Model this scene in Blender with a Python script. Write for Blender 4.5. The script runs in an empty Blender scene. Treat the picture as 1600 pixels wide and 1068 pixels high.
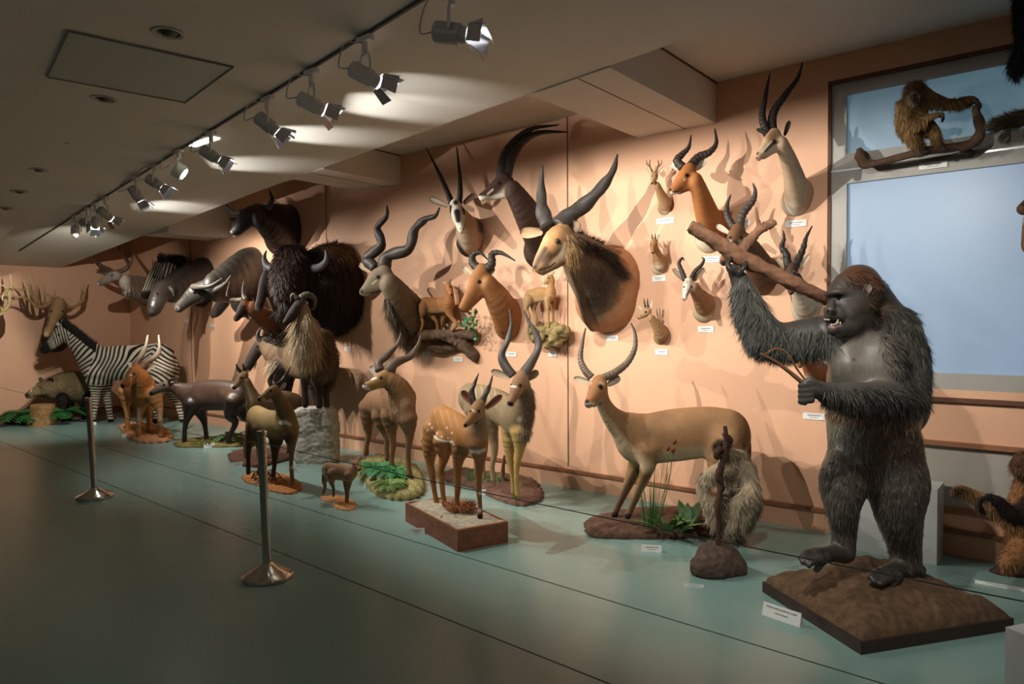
import bpy, math, random
import numpy as np
from math import sin, cos, radians, pi
from mathutils import Vector, Matrix
from mathutils.bvhtree import BVHTree
random.seed(7); rng = np.random.default_rng(7)
C_ = bpy.context.scene.collection
# ---------------------------------------------------------------- camera
F_PX = 1100.0; EYE = 1.6
yaw, pitch, roll = radians(39.4), radians(-1.56), radians(0.28)
fw = np.array([-sin(yaw)*cos(pitch), cos(yaw)*cos(pitch), sin(pitch)])
r0 = np.array([cos(yaw), sin(yaw), 0.0]); u0 = np.cross(r0, fw)
RT = cos(roll)*r0 - sin(roll)*u0; UP = cos(roll)*u0 + sin(roll)*r0
CAM = np.array([0.0, 0.0, EYE])
cd = bpy.data.cameras.new('camera'); cam = bpy.data.objects.new('camera', cd); C_.objects.link(cam)
cd.sensor_width = 36.0; cd.lens = 36.0*F_PX/1600.0; cd.clip_start = 0.05
m = Matrix(((RT[0], UP[0], -fw[0], 0), (RT[1], UP[1], -fw[1], 0), (RT[2], UP[2], -fw[2], EYE), (0, 0, 0, 1)))
cam.matrix_world = m
bpy.context.scene.camera = cam
vs = bpy.context.scene.view_settings
vs.view_transform = 'Standard'; vs.look = 'None'; vs.gamma = 1.0; vs.use_curve_mapping = False
vs.exposure = -0.22
# ---------------------------------------------------------------- world: a dim hall
w = bpy.data.worlds.new('world'); bpy.context.scene.world = w; w.use_nodes = True
w.node_tree.nodes['Background'].inputs[0].default_value = (0.55, 0.58, 0.60, 1)
w.node_tree.nodes['Background'].inputs[1].default_value = 0.04
# ---------------------------------------------------------------- room measures
D = 5.615            # the long wall
XE = -13.8           # the end wall
HR = 3.575           # ceiling between the beams
def soffit_h(x):
    if x > -7.0: return 3.25
    t = (-7.0 - x)/6.8
    return 3.25 - 0.66*t**1.3
def ray(px, py): return fw + RT*((px-800)/F_PX) - UP*((py-534)/F_PX)
def onz(px, py, h=0.0):
    d = ray(px, py); return CAM + d*((h-EYE)/d[2])
def ony(px, py, y=D):
    d = ray(px, py); return CAM + d*(y/d[1])
def onx(px, py, x):
    d = ray(px, py); return CAM + d*(x/d[0])
def onceil(px, py):
    h = 3.25
    for _ in range(30):
        p = onz(px, py, h); h = 0.5*h + 0.5*soffit_h(p[0])
    return onz(px, py, h)
def depth(p): return float((np.asarray(p)-CAM) @ fw)
# ---------------------------------------------------------------- unseen fill lamp, added for the dim ambient light
def area_lamp(name, loc, target, sx, sy, power, col):
    l = bpy.data.lights.new(name, 'AREA'); l.shape = 'RECTANGLE'; l.size = sx; l.size_y = sy; l.energy = power; l.color = col
    o = bpy.data.objects.new(name, l); C_.objects.link(o); o.location = loc
    o.rotation_euler = (Vector(target)-Vector(loc)).to_track_quat('-Z', 'Y').to_euler(); return o
area_lamp('ambient_fill', (-3, -2.5, 3.0), (-4, 3, 0.5), 8, 1.0, 24, (.96, .97, 1))
SPOT_COL = (1.0, .95, .86)
# ---------------------------------------------------------------- colour + materials
def lin(c):
    if isinstance(c, str):
        c = tuple(int(c[i:i+2], 16)/255 for i in (0, 2, 4))
    return tuple((x/12.92 if x <= .04045 else ((x+.055)/1.055)**2.4) for x in c[:3])
MATS = {}
def mat(name, col, rough=.6, metal=0., bump=0., bscale=40., var=0., emis=None, estr=0., spec=.5, coat=0.):
    if name in MATS: return MATS[name]
    m = bpy.data.materials.new(name); m.use_nodes = True; nt = m.node_tree; b = nt.nodes['Principled BSDF']
    c = lin(col); b.inputs['Base Color'].default_value = (*c, 1); b.inputs['Roughness'].default_value = rough
    b.inputs['Metallic'].default_value = metal; b.inputs['Specular IOR Level'].default_value = spec
    b.inputs['Coat Weight'].default_value = coat
    if emis: b.inputs['Emission Color'].default_value = (*lin(emis), 1); b.inputs['Emission Strength'].default_value = estr
    if var or bump:
        tc = nt.nodes.new('ShaderNodeTexCoord'); n = nt.nodes.new('ShaderNodeTexNoise'); n.inputs['Scale'].default_value = bscale
        n.inputs['Detail'].default_value = 5; nt.links.new(tc.outputs['Object'], n.inputs['Vector'])
        if var:
            mx = nt.nodes.new('ShaderNodeMix'); mx.data_type = 'RGBA'
            mr = nt.nodes.new('ShaderNodeMapRange'); mr.inputs[1].default_value = .3; mr.inputs[2].default_value = .7
            nt.links.new(n.outputs['Fac'], mr.inputs[0]); nt.links.new(mr.outputs[0], mx.inputs['Factor'])
            mx.inputs['A'].default_value = (*[x*(1-var) for x in c], 1); mx.inputs['B'].default_value = (*[min(1, x*(1+var)) for x in c], 1)
            nt.links.new(mx.outputs['Result'], b.inputs['Base Color'])
        if bump:
            bp = nt.nodes.new('ShaderNodeBump'); bp.inputs['Strength'].default_value = bump; bp.inputs['Distance'].default_value = .01
            nt.links.new(n.outputs['Fac'], bp.inputs['Height']); nt.links.new(bp.outputs[0], b.inputs['Normal'])
    MATS[name] = m; return m
def vmat(name, rough=.75, bump=.25, bscale=170., var=.11, stretch=None, spec=.3, coat=0.):
    """colour from the mesh's own pelt colour attribute, broken up by hair-like noise"""
    if name in MATS: return MATS[name]
    m = bpy.data.materials.new(name); m.use_nodes = True; nt = m.node_tree; b = nt.nodes['Principled BSDF']
    at = nt.nodes.new('ShaderNodeAttribute'); at.attribute_name = 'Col'
    tc = nt.nodes.new('ShaderNodeTexCoord'); mp = nt.nodes.new('ShaderNodeMapping')
    mp.inputs['Scale'].default_value = stretch or (1, 1, .35)
    n = nt.nodes.new('ShaderNodeTexNoise'); n.inputs['Scale'].default_value = bscale; n.inputs['Detail'].default_value = 6
    nt.links.new(tc.outputs['Object'], mp.inputs[0]); nt.links.new(mp.outputs[0], n.inputs['Vector'])
    mr = nt.nodes.new('ShaderNodeMapRange'); mr.inputs[1].default_value = .3; mr.inputs[2].default_value = .7
    mr.inputs[3].default_value = 1-var; mr.inputs[4].default_value = 1+var
    nt.links.new(n.outputs['Fac'], mr.inputs[0])
    n2 = nt.nodes.new('ShaderNodeTexNoise'); n2.inputs['Scale'].default_value = 9; n2.inputs['Detail'].default_value = 3; nt.links.new(tc.outputs['Object'], n2.inputs['Vector'])
    mr2 = nt.nodes.new('ShaderNodeMapRange'); mr2.inputs[1].default_value = .3; mr2.inputs[2].default_value = .7; mr2.inputs[3].default_value = .86; mr2.inputs[4].default_value = 1.1
    nt.links.new(n2.outputs['Fac'], mr2.inputs[0]); mm = nt.nodes.new('ShaderNodeMath'); mm.operation = 'MULTIPLY'; nt.links.new(mr.outputs[0], mm.inputs[0]); nt.links.new(mr2.outputs[0], mm.inputs[1])
    mx = nt.nodes.new('ShaderNodeVectorMath'); mx.operation = 'SCALE'
    nt.links.new(at.outputs['Color'], mx.inputs[0]); nt.links.new(mm.outputs[0], mx.inputs['Scale'])
    nt.links.new(mx.outputs[0], b.inputs['Base Color'])
    b.inputs['Roughness'].default_value = rough; b.inputs['Specular IOR Level'].default_value = spec; b.inputs['Coat Weight'].default_value = coat
    bp = nt.nodes.new('ShaderNodeBump'); bp.inputs['Strength'].default_value = bump; bp.inputs['Distance'].default_value = .006
    nt.links.new(n.outputs['Fac'], bp.inputs['Height']); nt.links.new(bp.outputs[0], b.inputs['Normal'])
    MATS[name] = m; return m
M_FUR = vmat('short_coat'); M_SHAG = vmat('shaggy_coat', bump=.8, bscale=60, var=.35); M_SKIN = vmat('bare_skin', rough=.42, bump=.15, bscale=60, var=.12, spec=.5)
M_HAIR = vmat('hair_strands', rough=.6, bump=0, bscale=15, var=.2, spec=.35)
M_HORN = vmat('horn', rough=.5, bump=.4, bscale=70, var=.25, stretch=(1, 1, 1), spec=.3)
M_ROCK = vmat('rock', rough=.9, bump=1., bscale=25, var=.3, stretch=(1, 1, 1))
M_LEAF = vmat('leaf', rough=.5, bump=.1, bscale=30, var=.2, stretch=(1, 1, 1))
M_EYE = mat('eye_gloss', '120a06', rough=.08, spec=.8)
# ---------------------------------------------------------------- object helpers
def tag(o, label=None, cat=None, group=None, kind=None):
    if label: o['label'] = label
    if cat: o['category'] = cat
    if group: o['group'] = group
    if kind: o['kind'] = kind
    return o
def thing(name, loc, label, cat, group=None):
    o = bpy.data.objects.new(name, None); C_.objects.link(o); o.location = [float(x) for x in loc]; o.empty_display_size = .05
    tag(o, label, cat, group); return o
def mk(name, V, Fc, material, parent=None, col=None, smooth=True, sharp=None):
    """link one mesh object; V in world coordinates; parent keeps them so"""
    V = np.asarray(V, dtype=np.float32)
    if parent: off = np.array(parent_world(parent), dtype=np.float32)
    else: off = np.array([V[:, 0].mean(), V[:, 1].mean(), V[:, 2].min()], dtype=np.float32)
    me = bpy.data.meshes.new(name); me.from_pydata((V-off).tolist(), [], Fc if isinstance(Fc, list) else Fc.tolist())
    if col is not None:
        col = np.asarray(col, dtype=np.float32)
        if col.ndim == 1: col = np.tile(col, (len(V), 1))
        ca = me.color_attributes.new('Col', 'FLOAT_COLOR', 'POINT')
        a = np.ones((len(V), 4), dtype=np.float32); a[:, :3] = col; ca.data.foreach_set('color', a.ravel())
    if smooth: me.polygons.foreach_set('use_smooth', [True]*len(me.polygons))
    me.update()
    me.materials.append(material)
    o = bpy.data.objects.new(name, me); C_.objects.link(o)
    if parent: o.parent = parent
    else: o.location = off.tolist()
    if smooth and sharp:
        me.set_sharp_from_angle(angle=radians(sharp))
    return o
def parent_world(p):
    v = Vector(p.location); q = p.parent
    while q: v += q.location; q = q.parent
    return v
class MB:
    def __init__(s): s.V = []; s.F = []; s.n = 0
    def add(s, V, F):
        V = np.asarray(V, dtype=float); s.V.append(V); s.F += [[i+s.n for i in f] for f in F]; s.n += len(V); return s
    def box(s, a, b, rot=0, piv=None):
        x0, y0, z0 = a; x1, y1, z1 = b
        V = np.array([(x0,y0,z0),(x1,y0,z0),(x1,y1,z0),(x0,y1,z0),(x0,y0,z1),(x1,y0,z1),(x1,y1,z1),(x0,y1,z1)], float)
        if rot:
            p = np.array(piv if piv is not None else V.mean(0)); c, n = cos(rot), sin(rot)
            W = V-p; V = np.stack([W[:,0]*c-W[:,1]*n, W[:,0]*n+W[:,1]*c, W[:,2]], 1)+p
        return s.add(V, [(0,3,2,1),(4,5,6,7),(0,1,5,4),(1,2,6,5),(2,3,7,6),(3,0,4,7)])
    def prism(s, poly, z0, z1):
        n = len(poly); V = [(*p[:2], z0) for p in poly]+[(*p[:2], z1) for p in poly]
        return s.add(V, [tuple(range(n))[::-1], tuple(range(n, 2*n))]+[(i, (i+1)%n, n+(i+1)%n, n+i) for i in range(n)])
    def lathe(s, prof, c=(0,0,0), axis=None, n=28):
        """prof list of (radius, along)"""
        ax = np.array(axis if axis is not None else (0,0,1), float); ax /= np.linalg.norm(ax)
        h = np.array((0,0,1.)) if abs(ax[2]) < .9 else np.array((1.,0,0)); a = np.cross(ax, h); a /= np.linalg.norm(a); b = np.cross(ax, a)
        V = []; F = []
        for r, t in prof:
            for k in range(n):
                th = 2*pi*k/n; V.append(np.array(c)+ax*t+a*r*cos(th)+b*r*sin(th))
        for i in range(len(prof)-1):
            for k in range(n): F.append((i*n+k, i*n+(k+1)%n, (i+1)*n+(k+1)%n, (i+1)*n+k))
        F.append(tuple(range(n))[::-1]); F.append(tuple((len(prof)-1)*n+k for k in range(n)))
        return s.add(V, F)
    def tube(s, pts, rad, n=8, sub=0):
        pts = np.array(pts, float); V, F = tube_mesh(pts, rad, n, sub); return s.add(V, F)
    def build(s, name, material, parent=None, smooth=False, col=None, sharp=None):
        return mk(name, np.concatenate(s.V), s.F, material, parent, col, smooth, sharp)
def catmull(P, m):
    P = np.asarray(P, float)
    if len(P) < 3 or m <= 1:
        t = np.linspace(0, len(P)-1, (len(P)-1)*max(m,1)+1); i = np.minimum(t.astype(int), len(P)-2); f = (t-i)[:, None]
        return P[i]*(1-f)+P[i+1]*f
    Q = np.vstack([2*P[0]-P[1], P, 2*P[-1]-P[-2]]); out = []
    for i in range(1, len(Q)-2):
        for k in range(m):
            t = k/m; a, b, c, d = Q[i-1], Q[i], Q[i+1], Q[i+2]
            out.append(.5*((2*b)+(-a+c)*t+(2*a-5*b+4*c-d)*t*t+(-a+3*b-3*c+d)*t**3))
    out.append(P[-1]); return np.array(out)
def frames(P):
    T = np.gradient(P, axis=0); T /= np.linalg.norm(T, axis=1)[:, None]+1e-9
    h = np.array((0, 0, 1.)) if abs(T[0][2]) < .9 else np.array((1., 0, 0))
    N = [np.cross(T[0], h)]; N[0] /= np.linalg.norm(N[0])
    for i in range(1, len(P)):
        v = N[-1]-T[i]*(N[-1] @ T[i]); N.append(v/(np.linalg.norm(v)+1e-9))
    N = np.array(N); return T, N, np.cross(T, N)
def tube_mesh(pts, rad, n=8, sub=0, disp=None):
    P = np.asarray(pts, float); R = np.full(len(P), rad) if np.isscalar(rad) else np.asarray(rad, float)
    if sub: A = catmull(np.hstack([P, R[:, None]]), sub); P, R = A[:, :3], np.abs(A[:, 3])
    T, N, B = frames(P); th = np.linspace(0, 2*pi, n, endpoint=False)
    rr = R[:, None]*np.ones(n)
    if disp is not None: rr = rr*disp(np.linspace(0, 1, len(P))[:, None], th[None, :])
    V = P[:, None]+rr[..., None]*(np.cos(th)[None, :, None]*N[:, None]+np.sin(th)[None, :, None]*B[:, None])
    F = []
    for i in range(len(P)-1):
        for k in range(n): F.append((i*n+k, i*n+(k+1)%n, (i+1)*n+(k+1)%n, (i+1)*n+k))
    F.append(tuple(range(n))[::-1]); F.append(tuple((len(P)-1)*n+k for k in range(n)))
    return V.reshape(-1, 3), F
def hair_mesh(name, W, n, cc, parent):
    me = bpy.data.meshes.new(name); off = np.array(parent_world(parent)); W = (W-off).astype(np.float32)
    me.vertices.add(5*n); me.vertices.foreach_set('co', W.ravel()); i = np.arange(n)[:, None]*5
    li = np.concatenate([i+np.array([[0, 1, 3, 2]]), i+np.array([[2, 3, 4]])], 1).astype(np.int32).ravel()
    me.loops.add(7*n); me.loops.foreach_set('vertex_index', li); me.polygons.add(2*n)
    st = (np.arange(n)[:, None]*7+np.array([[0, 4]])).astype(np.int32).ravel(); me.polygons.foreach_set('loop_start', st)
    me.update(calc_edges=True)
    ca = me.color_attributes.new('Col', 'FLOAT_COLOR', 'POINT'); a = np.ones((5*n, 4), np.float32); a[:, :3] = cc; ca.data.foreach_set('color', a.ravel())
    me.materials.append(M_HAIR); o = bpy.data.objects.new(name, me); C_.objects.link(o); o.parent = parent; return o
# ---------------------------------------------------------------- surface nets
def surfnet(G, org, h):
    S = G < 0
    nx, ny, nz = G.shape
    cc = [(i, j, k) for i in (0, 1) for j in (0, 1) for k in (0, 1)]
    cnt = sum(S[i:nx-1+i, j:ny-1+j, k:nz-1+k].astype(np.int8) for i, j, k in cc)
    act = (cnt > 0) & (cnt < 8); ijk = np.argwhere(act)
    idx = np.full(act.shape, -1, np.int64); idx[act] = np.arange(len(ijk))
    val = np.stack([G[ijk[:, 0]+i, ijk[:, 1]+j, ijk[:, 2]+k] for i, j, k in cc], 1)
    pos = np.zeros((len(ijk), 3)); num = np.zeros(len(ijk)); cca = np.array(cc, float)
    for a in range(8):
        for b in range(a+1, 8):
            if np.abs(cca[a]-cca[b]).sum() == 1:
                va, vb = val[:, a], val[:, b]; mk_ = (va < 0) != (vb < 0)
                t = np.where(mk_, va/np.where(mk_, va-vb, 1), 0)
                pos += mk_[:, None]*(cca[a]+t[:, None]*(cca[b]-cca[a])); num += mk_
    V = (ijk+pos/num[:, None])*h+org
    Q = []
    for ax in range(3):
        sl0 = [slice(None)]*3; sl1 = [slice(None)]*3; sl0[ax] = slice(0, -1); sl1[ax] = slice(1, None)
        A, B = S[tuple(sl0)], S[tuple(sl1)]
        e = np.argwhere(A != B); o1, o2 = (ax+1) % 3, (ax+2) % 3
        e = e[(e[:, o1] > 0) & (e[:, o2] > 0) & (e[:, o1] < idx.shape[o1]) & (e[:, o2] < idx.shape[o2])]
        def c(d1, d2):
            q = e.copy(); q[:, o1] -= d1; q[:, o2] -= d2; return idx[q[:, 0], q[:, 1], q[:, 2]]
        q = np.stack([c(1, 1), c(0, 1), c(0, 0), c(1, 0)], 1)
        fl = B[e[:, 0], e[:, 1], e[:, 2]]; q[fl] = q[fl][:, ::-1]
        Q.append(q)
    return V, np.concatenate(Q)
def unit(v): v = np.asarray(v, float); return v/(np.linalg.norm(v)+1e-12)
ZUP = np.array((0, 0, 1.))
def seg_dist(p, a, b, ra, rb, Mx=None):
    """tapered capsule distance; Mx optional (axis, 1/w-1)"""
    v = p-a
    ab = b-a
    if Mx is not None:
        L, g = Mx; v = v+g*(v @ L)[..., None]*L; ab = ab+g*(ab @ L)*L
    q = float(ab @ ab)
    t = np.clip((v @ ab)/q, 0, 1) if q > 1e-10 else np.zeros(v.shape[:-1])
    d = v-t[..., None]*ab
    return np.sqrt((d*d).sum(-1))-(ra+(rb-ra)*t)
class Creature:
    def __init__(s, name, label, cat, at, group=None, base_h=0., z=None, facing=None, wall=False):
        s.wall = wall; s.bh = base_h
        g = onx(*at, XE) if wall == 'end' else ony(*at) if wall else onz(*at, base_h)
        s.z0 = z if z is not None else depth(g)
        s.o = thing(name, g, label, cat, group); s.k = F_PX/s.z0
        s.S = []; s.PT = []; s.lat = unit(np.cross(facing, ZUP)) if facing is not None else None
        s.tree = None
    def P(s, u, v, d=0.):
        if isinstance(d, str):
            t = float(d[1:] or 0)
            if d[0] == 'g': return onz(u, v, s.bh+t)
            if d[0] == 'w': return ony(u, v, D-t)
        if s.wall == 'end': return onx(u, v, XE+d)
        if s.wall: return ony(u, v, D-d)
        return CAM+ray(u, v)*(s.z0+d)
    def Q0(s, u, v): return CAM+ray(u, v)*s.z0
    def s_(s, pts, col, w=1., k=None, L=None, last=None):
        """stroke: pts (u,v,dz,r_px)"""
        Q = [s.P(*p[:3]) for p in pts]; R = [p[3]*depth(q)/F_PX for p, q in zip(pts, Q)]
        s.raw(Q, R, col, w, k, L); return s
    def raw(s, Q, R, col, w=1., k=None, L=None):
        if L is None:
            d = Q[-1]-Q[0]; hz = d.copy(); hz[2] = 0
            if np.linalg.norm(hz) > .35*np.linalg.norm(d)+1e-6 or s.lat is None: L = unit(np.cross(hz, ZUP)) if np.linalg.norm(hz) > 1e-5 else unit(RT)
            else: L = s.lat
        if s.lat is None: s.lat = L
        if len(Q) > 2:
            A = catmull(np.hstack([np.array(Q), np.array(R)[:, None]]), 3); Q = A[:, :3]; R = np.maximum(A[:, 3], .002)
        s.S.append((np.array(Q), np.array(R), lin(col), w, k, np.array(L))); return s
    def mir(s, q, lat=None):
        """mirror a point across the creature's own symmetry plane through the first stroke"""
        return q
    def paint(s, pts, col, soft=.35, a=1.):
        """markings of the pelt, also some painted shade and highlight: capsules in 3D seen from the side; pts (u,v,r_px)"""
        s.PT.append(([s.Q0(p[0], p[1]) for p in pts], [p[2]*s.z0/F_PX for p in pts], lin(col), soft, a)); return s
    def build(s, h=.008, mat_=None, lump=.001, lumpf=17., name='body', belly=None, back=None, fn=None, zcut=None, coat=None):
        if coat is None: coat = (mat_ is None and name == 'body')
        A = np.vstack([q for q, *_ in s.S]); mx = max(float(r.max()*max(1, w_)) for _, r, _, w_, _, _ in s.S)
        lo = A.min(0)-mx-.03; hi = A.max(0)+mx+.03
        if s.wall == 'end': lo[0] = max(lo[0], XE-3*h)
        elif s.wall: hi[1] = min(hi[1], D+3*h)
        n = np.ceil((hi-lo)/h).astype(int)+2
        G = np.full(n, .5, np.float32)
        for Q, R, col, w_, k, L in s.S:
            kk = k if k is not None else .45*float(np.min(R))+.004
            rm = R.max()*max(1., w_)+kk+2*h
            l0 = np.maximum(((Q.min(0)-rm-lo)/h).astype(int), 0); l1 = np.minimum(((Q.max(0)+rm-lo)/h).astype(int)+2, n)
            if (l1 <= l0).any(): continue
            X = np.stack(np.meshgrid(*[(np.arange(l0[c], l1[c])*h+lo[c]).astype(np.float32) for c in range(3)], indexing='ij'), -1)
            Mx = (L.astype(np.float32), np.float32(1/w_-1)) if w_ != 1 else None
            d = np.full(X.shape[:3], .5, np.float32)
            for i in range(len(Q)-1):
                r_ = max(R[i], R[i+1])*max(1., w_)+kk+2*h; m0 = np.maximum(((np.minimum(Q[i], Q[i+1])-r_-lo)/h).astype(int)-l0, 0); m1 = np.minimum(((np.maximum(Q[i], Q[i+1])+r_-lo)/h).astype(int)+2-l0, l1-l0)
                if (m1 <= m0).any(): continue
                q = tuple(slice(m0[c], m1[c]) for c in range(3))
                d[q] = np.minimum(d[q], seg_dist(X[q], Q[i].astype(np.float32), Q[i+1].astype(np.float32), R[i], R[i+1], Mx))
            if w_ < 1: d = d*(.5+.5*w_)
            sl = tuple(slice(l0[c], l1[c]) for c in range(3)); g = G[sl]
            hh = np.clip(.5+.5*(g-d)/kk, 0, 1); G[sl] = g*(1-hh)+d*hh-kk*hh*(1-hh)
        if s.wall == 'end':
            x = (np.arange(n[0])*h+lo[0])[:, None, None]; G = np.maximum(G, (XE+.003)-x)
        elif s.wall:
            y = (np.arange(n[1])*h+lo[1])[None, :, None]; G = np.maximum(G, y-(D-.003))
        if zcut is not None:
            zz = (np.arange(n[2])*h+lo[2])[None, None, :]; G = np.maximum(G, zcut-zz)
        if lump:
            X = np.stack(np.meshgrid(*[np.arange(n[c])*h+lo[c] for c in range(3)], indexing='ij'), -1)
            G = G+lump*(np.sin(X[..., 0]*lumpf+2*np.sin(X[..., 2]*lumpf*.7))*np.sin(X[..., 1]*lumpf*1.1+1)*np.sin(X[..., 2]*lumpf*.8+2*np.sin(X[..., 0]*lumpf*.5)))
        V, Fq = surfnet(G, lo, h)
        if s.wall and s.wall != 'end': V[:, 1] = np.minimum(V[:, 1], D-.002)
        # vertex colours
        cw = np.zeros((len(V), 3)); ww = np.zeros(len(V))
        for Q, R, col, w_, k, L in s.S:
            d = np.full(len(V), 9.)
            for i in range(max(1, len(Q)-1)):
                a, b = (Q[i], Q[i+1]) if len(Q) > 1 else (Q[0], Q[0]+1e-4); ra, rb = (R[i], R[i+1]) if len(Q) > 1 else (R[0], R[0])
                d = np.minimum(d, seg_dist(V, a, b, ra, rb, (L, 1/w_-1) if w_ != 1 else None))
            e = np.exp(-np.clip(d+.01, -.05, .4)/.012); cw += e[:, None]*np.array(col); ww += e
        col = cw/ww[:, None]
        nrm = s.normals(V, Fq)
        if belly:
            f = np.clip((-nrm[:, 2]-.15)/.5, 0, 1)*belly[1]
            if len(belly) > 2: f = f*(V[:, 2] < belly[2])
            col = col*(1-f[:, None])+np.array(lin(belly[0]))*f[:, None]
        if back:
            f = np.clip((nrm[:, 2]-.3)/.5, 0, 1)*back[1]; col = col*(1-f[:, None])+np.array(lin(back[0]))*f[:, None]
        rel = V-CAM
        for Q, R, c, soft, a_ in s.PT:
            d = np.full(len(V), 9.)
            zv = (rel @ fw)
            W = CAM+rel*(s.z0/zv)[:, None]      # where the marking sits on the flank
            for i in range(max(1, len(Q)-1)):
                p0, p1 = (Q[i], Q[i+1]) if len(Q) > 1 else (Q[0], Q[0]+1e-4); r0_, r1_ = (R[i], R[i+1]) if len(Q) > 1 else (R[0], R[0])
                v = W-p0; ab = p1-p0; t = np.clip((v @ ab)/(ab @ ab), 0, 1); e = np.linalg.norm(v-t[:, None]*ab, axis=1)/(r0_+(r1_-r0_)*t)
                d = np.minimum(d, e)
            f = np.clip((1+soft-d)/(2*soft+1e-4), 0, 1)*a_
            col = col*(1-f[:, None])+np.array(c)*f[:, None]
        if fn: col = fn(V, nrm, col)
        if name == 'body' and mat_ is not M_SKIN:
            lum = col.mean(1)[:, None]; col = .86*np.maximum(lum+(col-lum)*.86, 0)**1.14
        s.V, s.Fq, s.col, s.nrm = V, Fq, col, nrm
        ob = mk(name, V, Fq, mat_ or M_FUR, s.o, col)
        s.tree = BVHTree.FromPolygons([Vector(v) for v in V], [tuple(f) for f in Fq.tolist()])
        s.body = ob; q0 = s.S[0][0]; bd = q0[0]-q0[-1]; s.body_dir = unit(np.array((bd[0], bd[1], 0)))*(1 if not s.wall else 1); s.dk = min(1.6, max(.5, (6./s.z0)**1.2))
        if coat: s.coat()
        return s
    @staticmethod
    def normals(V, Fq):
        n = np.cross(V[Fq[:, 2]]-V[Fq[:, 0]], V[Fq[:, 3]]-V[Fq[:, 1]]); N = np.zeros_like(V)
        for c in range(4): np.add.at(N, Fq[:, c], n)
        return N/(np.linalg.norm(N, axis=1)[:, None]+1e-9)
    def hit(s, u, v):
        d = Vector(unit(ray(u, v))); r = s.tree.ray_cast(Vector(CAM), d, 50)
        return None if r[0] is None else (np.array(r[0]), np.array(r[1]))
    def eye(s, u, v, rpx=2., mirror=None, col=None):
        r = s.hit(u, v)
        if r is None: return s
        p, n = r; R = rpx*depth(p)/F_PX
        pts = [p-n*R*.2]
        if mirror is not None:
            a, b = mirror; a = s.P(*a); b = s.P(*b); L = unit(np.cross(b-a, ZUP)); q = pts[0]
            pts.append(q-2*L*((q-a) @ L))
        for q in pts:
            mb = MB(); mb.lathe([(R*sin(t)+1e-5, -R*cos(t)) for t in np.linspace(0, pi, 9)], q, n=12)
            mb.build('eye', M_EYE, s.o, smooth=True)
            d = np.linalg.norm(s.V-q, axis=1)/R; f = np.clip((1.75-d)/.6, 0, .8)[:, None]; s.col = s.col*(1-f)+np.array(lin('241a15'))*f
        a_ = np.ones((len(s.V), 4), np.float32); a_[:, :3] = s.col; s.body.data.color_attributes['Col'].data.foreach_set('color', a_.ravel())
        return s
    def horn(s, pts, r0, r1=.6, rings=0, amp=.12, col='3a302a', spiral=0, name='horn', tipcol=None, frm=0., to=.8):
        Q = [s.P(*p[:3]) for p in pts]; n = len(Q); sub = 14
        k0 = depth(Q[0])/F_PX; R = np.linspace(0, 1, n); R = (r0*(1-R**1.5)+r1*R**1.5)*k0
        if len(pts[0]) > 3: R = np.array([p[3] for p in pts])*k0
        def disp(t, th):
            e = np.where((t > frm) & (t < to), 1, 0)
            f = 1+0*t+0*th
            if rings: f = f+amp*e*(np.abs(np.sin(pi*rings*t))**.7-.5)
            if spiral: f = f+.22*np.cos(th*1-2*pi*spiral*t)*np.cos(th-2*pi*spiral*t)
            return f
        if rings: sub = max(14, int(rings*6/(n-1)))
        V, Fc = tube_mesh(np.array(Q), R, 12, sub, disp)
        nn = len(V)//12; t = np.repeat(np.linspace(0, 1, nn), 12)[:, None]
        t = t**2.2; c = np.array(lin(col))*(1-t)+np.array(lin(tipcol or col))*t
        mk(name, V, Fc, M_HORN, s.o, c); return s
    def ear(s, base, tip, wpx, col, inner, face=None, name='ear', rim=None):
        """a cupped leaf from base to tip opening towards face (default the camera)"""
        a, b = s.P(*base), s.P(*tip); k = depth(a)/F_PX; W = wpx*k; ax = unit(b-a); Ln = np.linalg.norm(b-a)
        fc = unit(CAM-a) if face is None else unit(face)
        sd = unit(np.cross(ax, fc)); nm = np.cross(sd, ax); nm = nm*np.sign(nm @ fc+1e-9)
        nu, nv = 10, 9; V = []; col_ = []
        for side in (0, 1):
            for i in range(nu+1):
                t = i/nu; wd = W*(.42+.75*t)*math.sqrt(max(0, 1-t**2.6))*1.0 if t < 1 else 0
                for j in range(nv):
                    x = -1+2*j/(nv-1); cup = (1-x*x)*W*.45*(1-t*.5)
                    th = (.0 if side == 0 else 1)*max(.004, W*.12)*(1-.6*abs(x))
                    V.append(a+ax*Ln*t+sd*x*wd-nm*(cup+th))
                    e = min(1, abs(x)**2*.8+.1)
                    ci, co, cr = np.array(lin(inner))*.66, np.array(lin(col))*.75, np.array(lin(rim or inner))*.7
                    col_.append((ci*(1-e)+cr*e) if side == 0 else co)
        F = []; N = (nu+1)*nv
        for side in (0, 1):
            for i in range(nu):
                for j in range(nv-1):
                    q = [side*N+i*nv+j, side*N+i*nv+j+1, side*N+(i+1)*nv+j+1, side*N+(i+1)*nv+j]
                    F.append(tuple(q if side == 0 else q[::-1]))
        for i in range(nu):
            for j in (0, nv-1):
                F.append((i*nv+j, (i+1)*nv+j, N+(i+1)*nv+j, N+i*nv+j))
        mk(name, V, F, M_FUR, s.o, col_); return s
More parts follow.
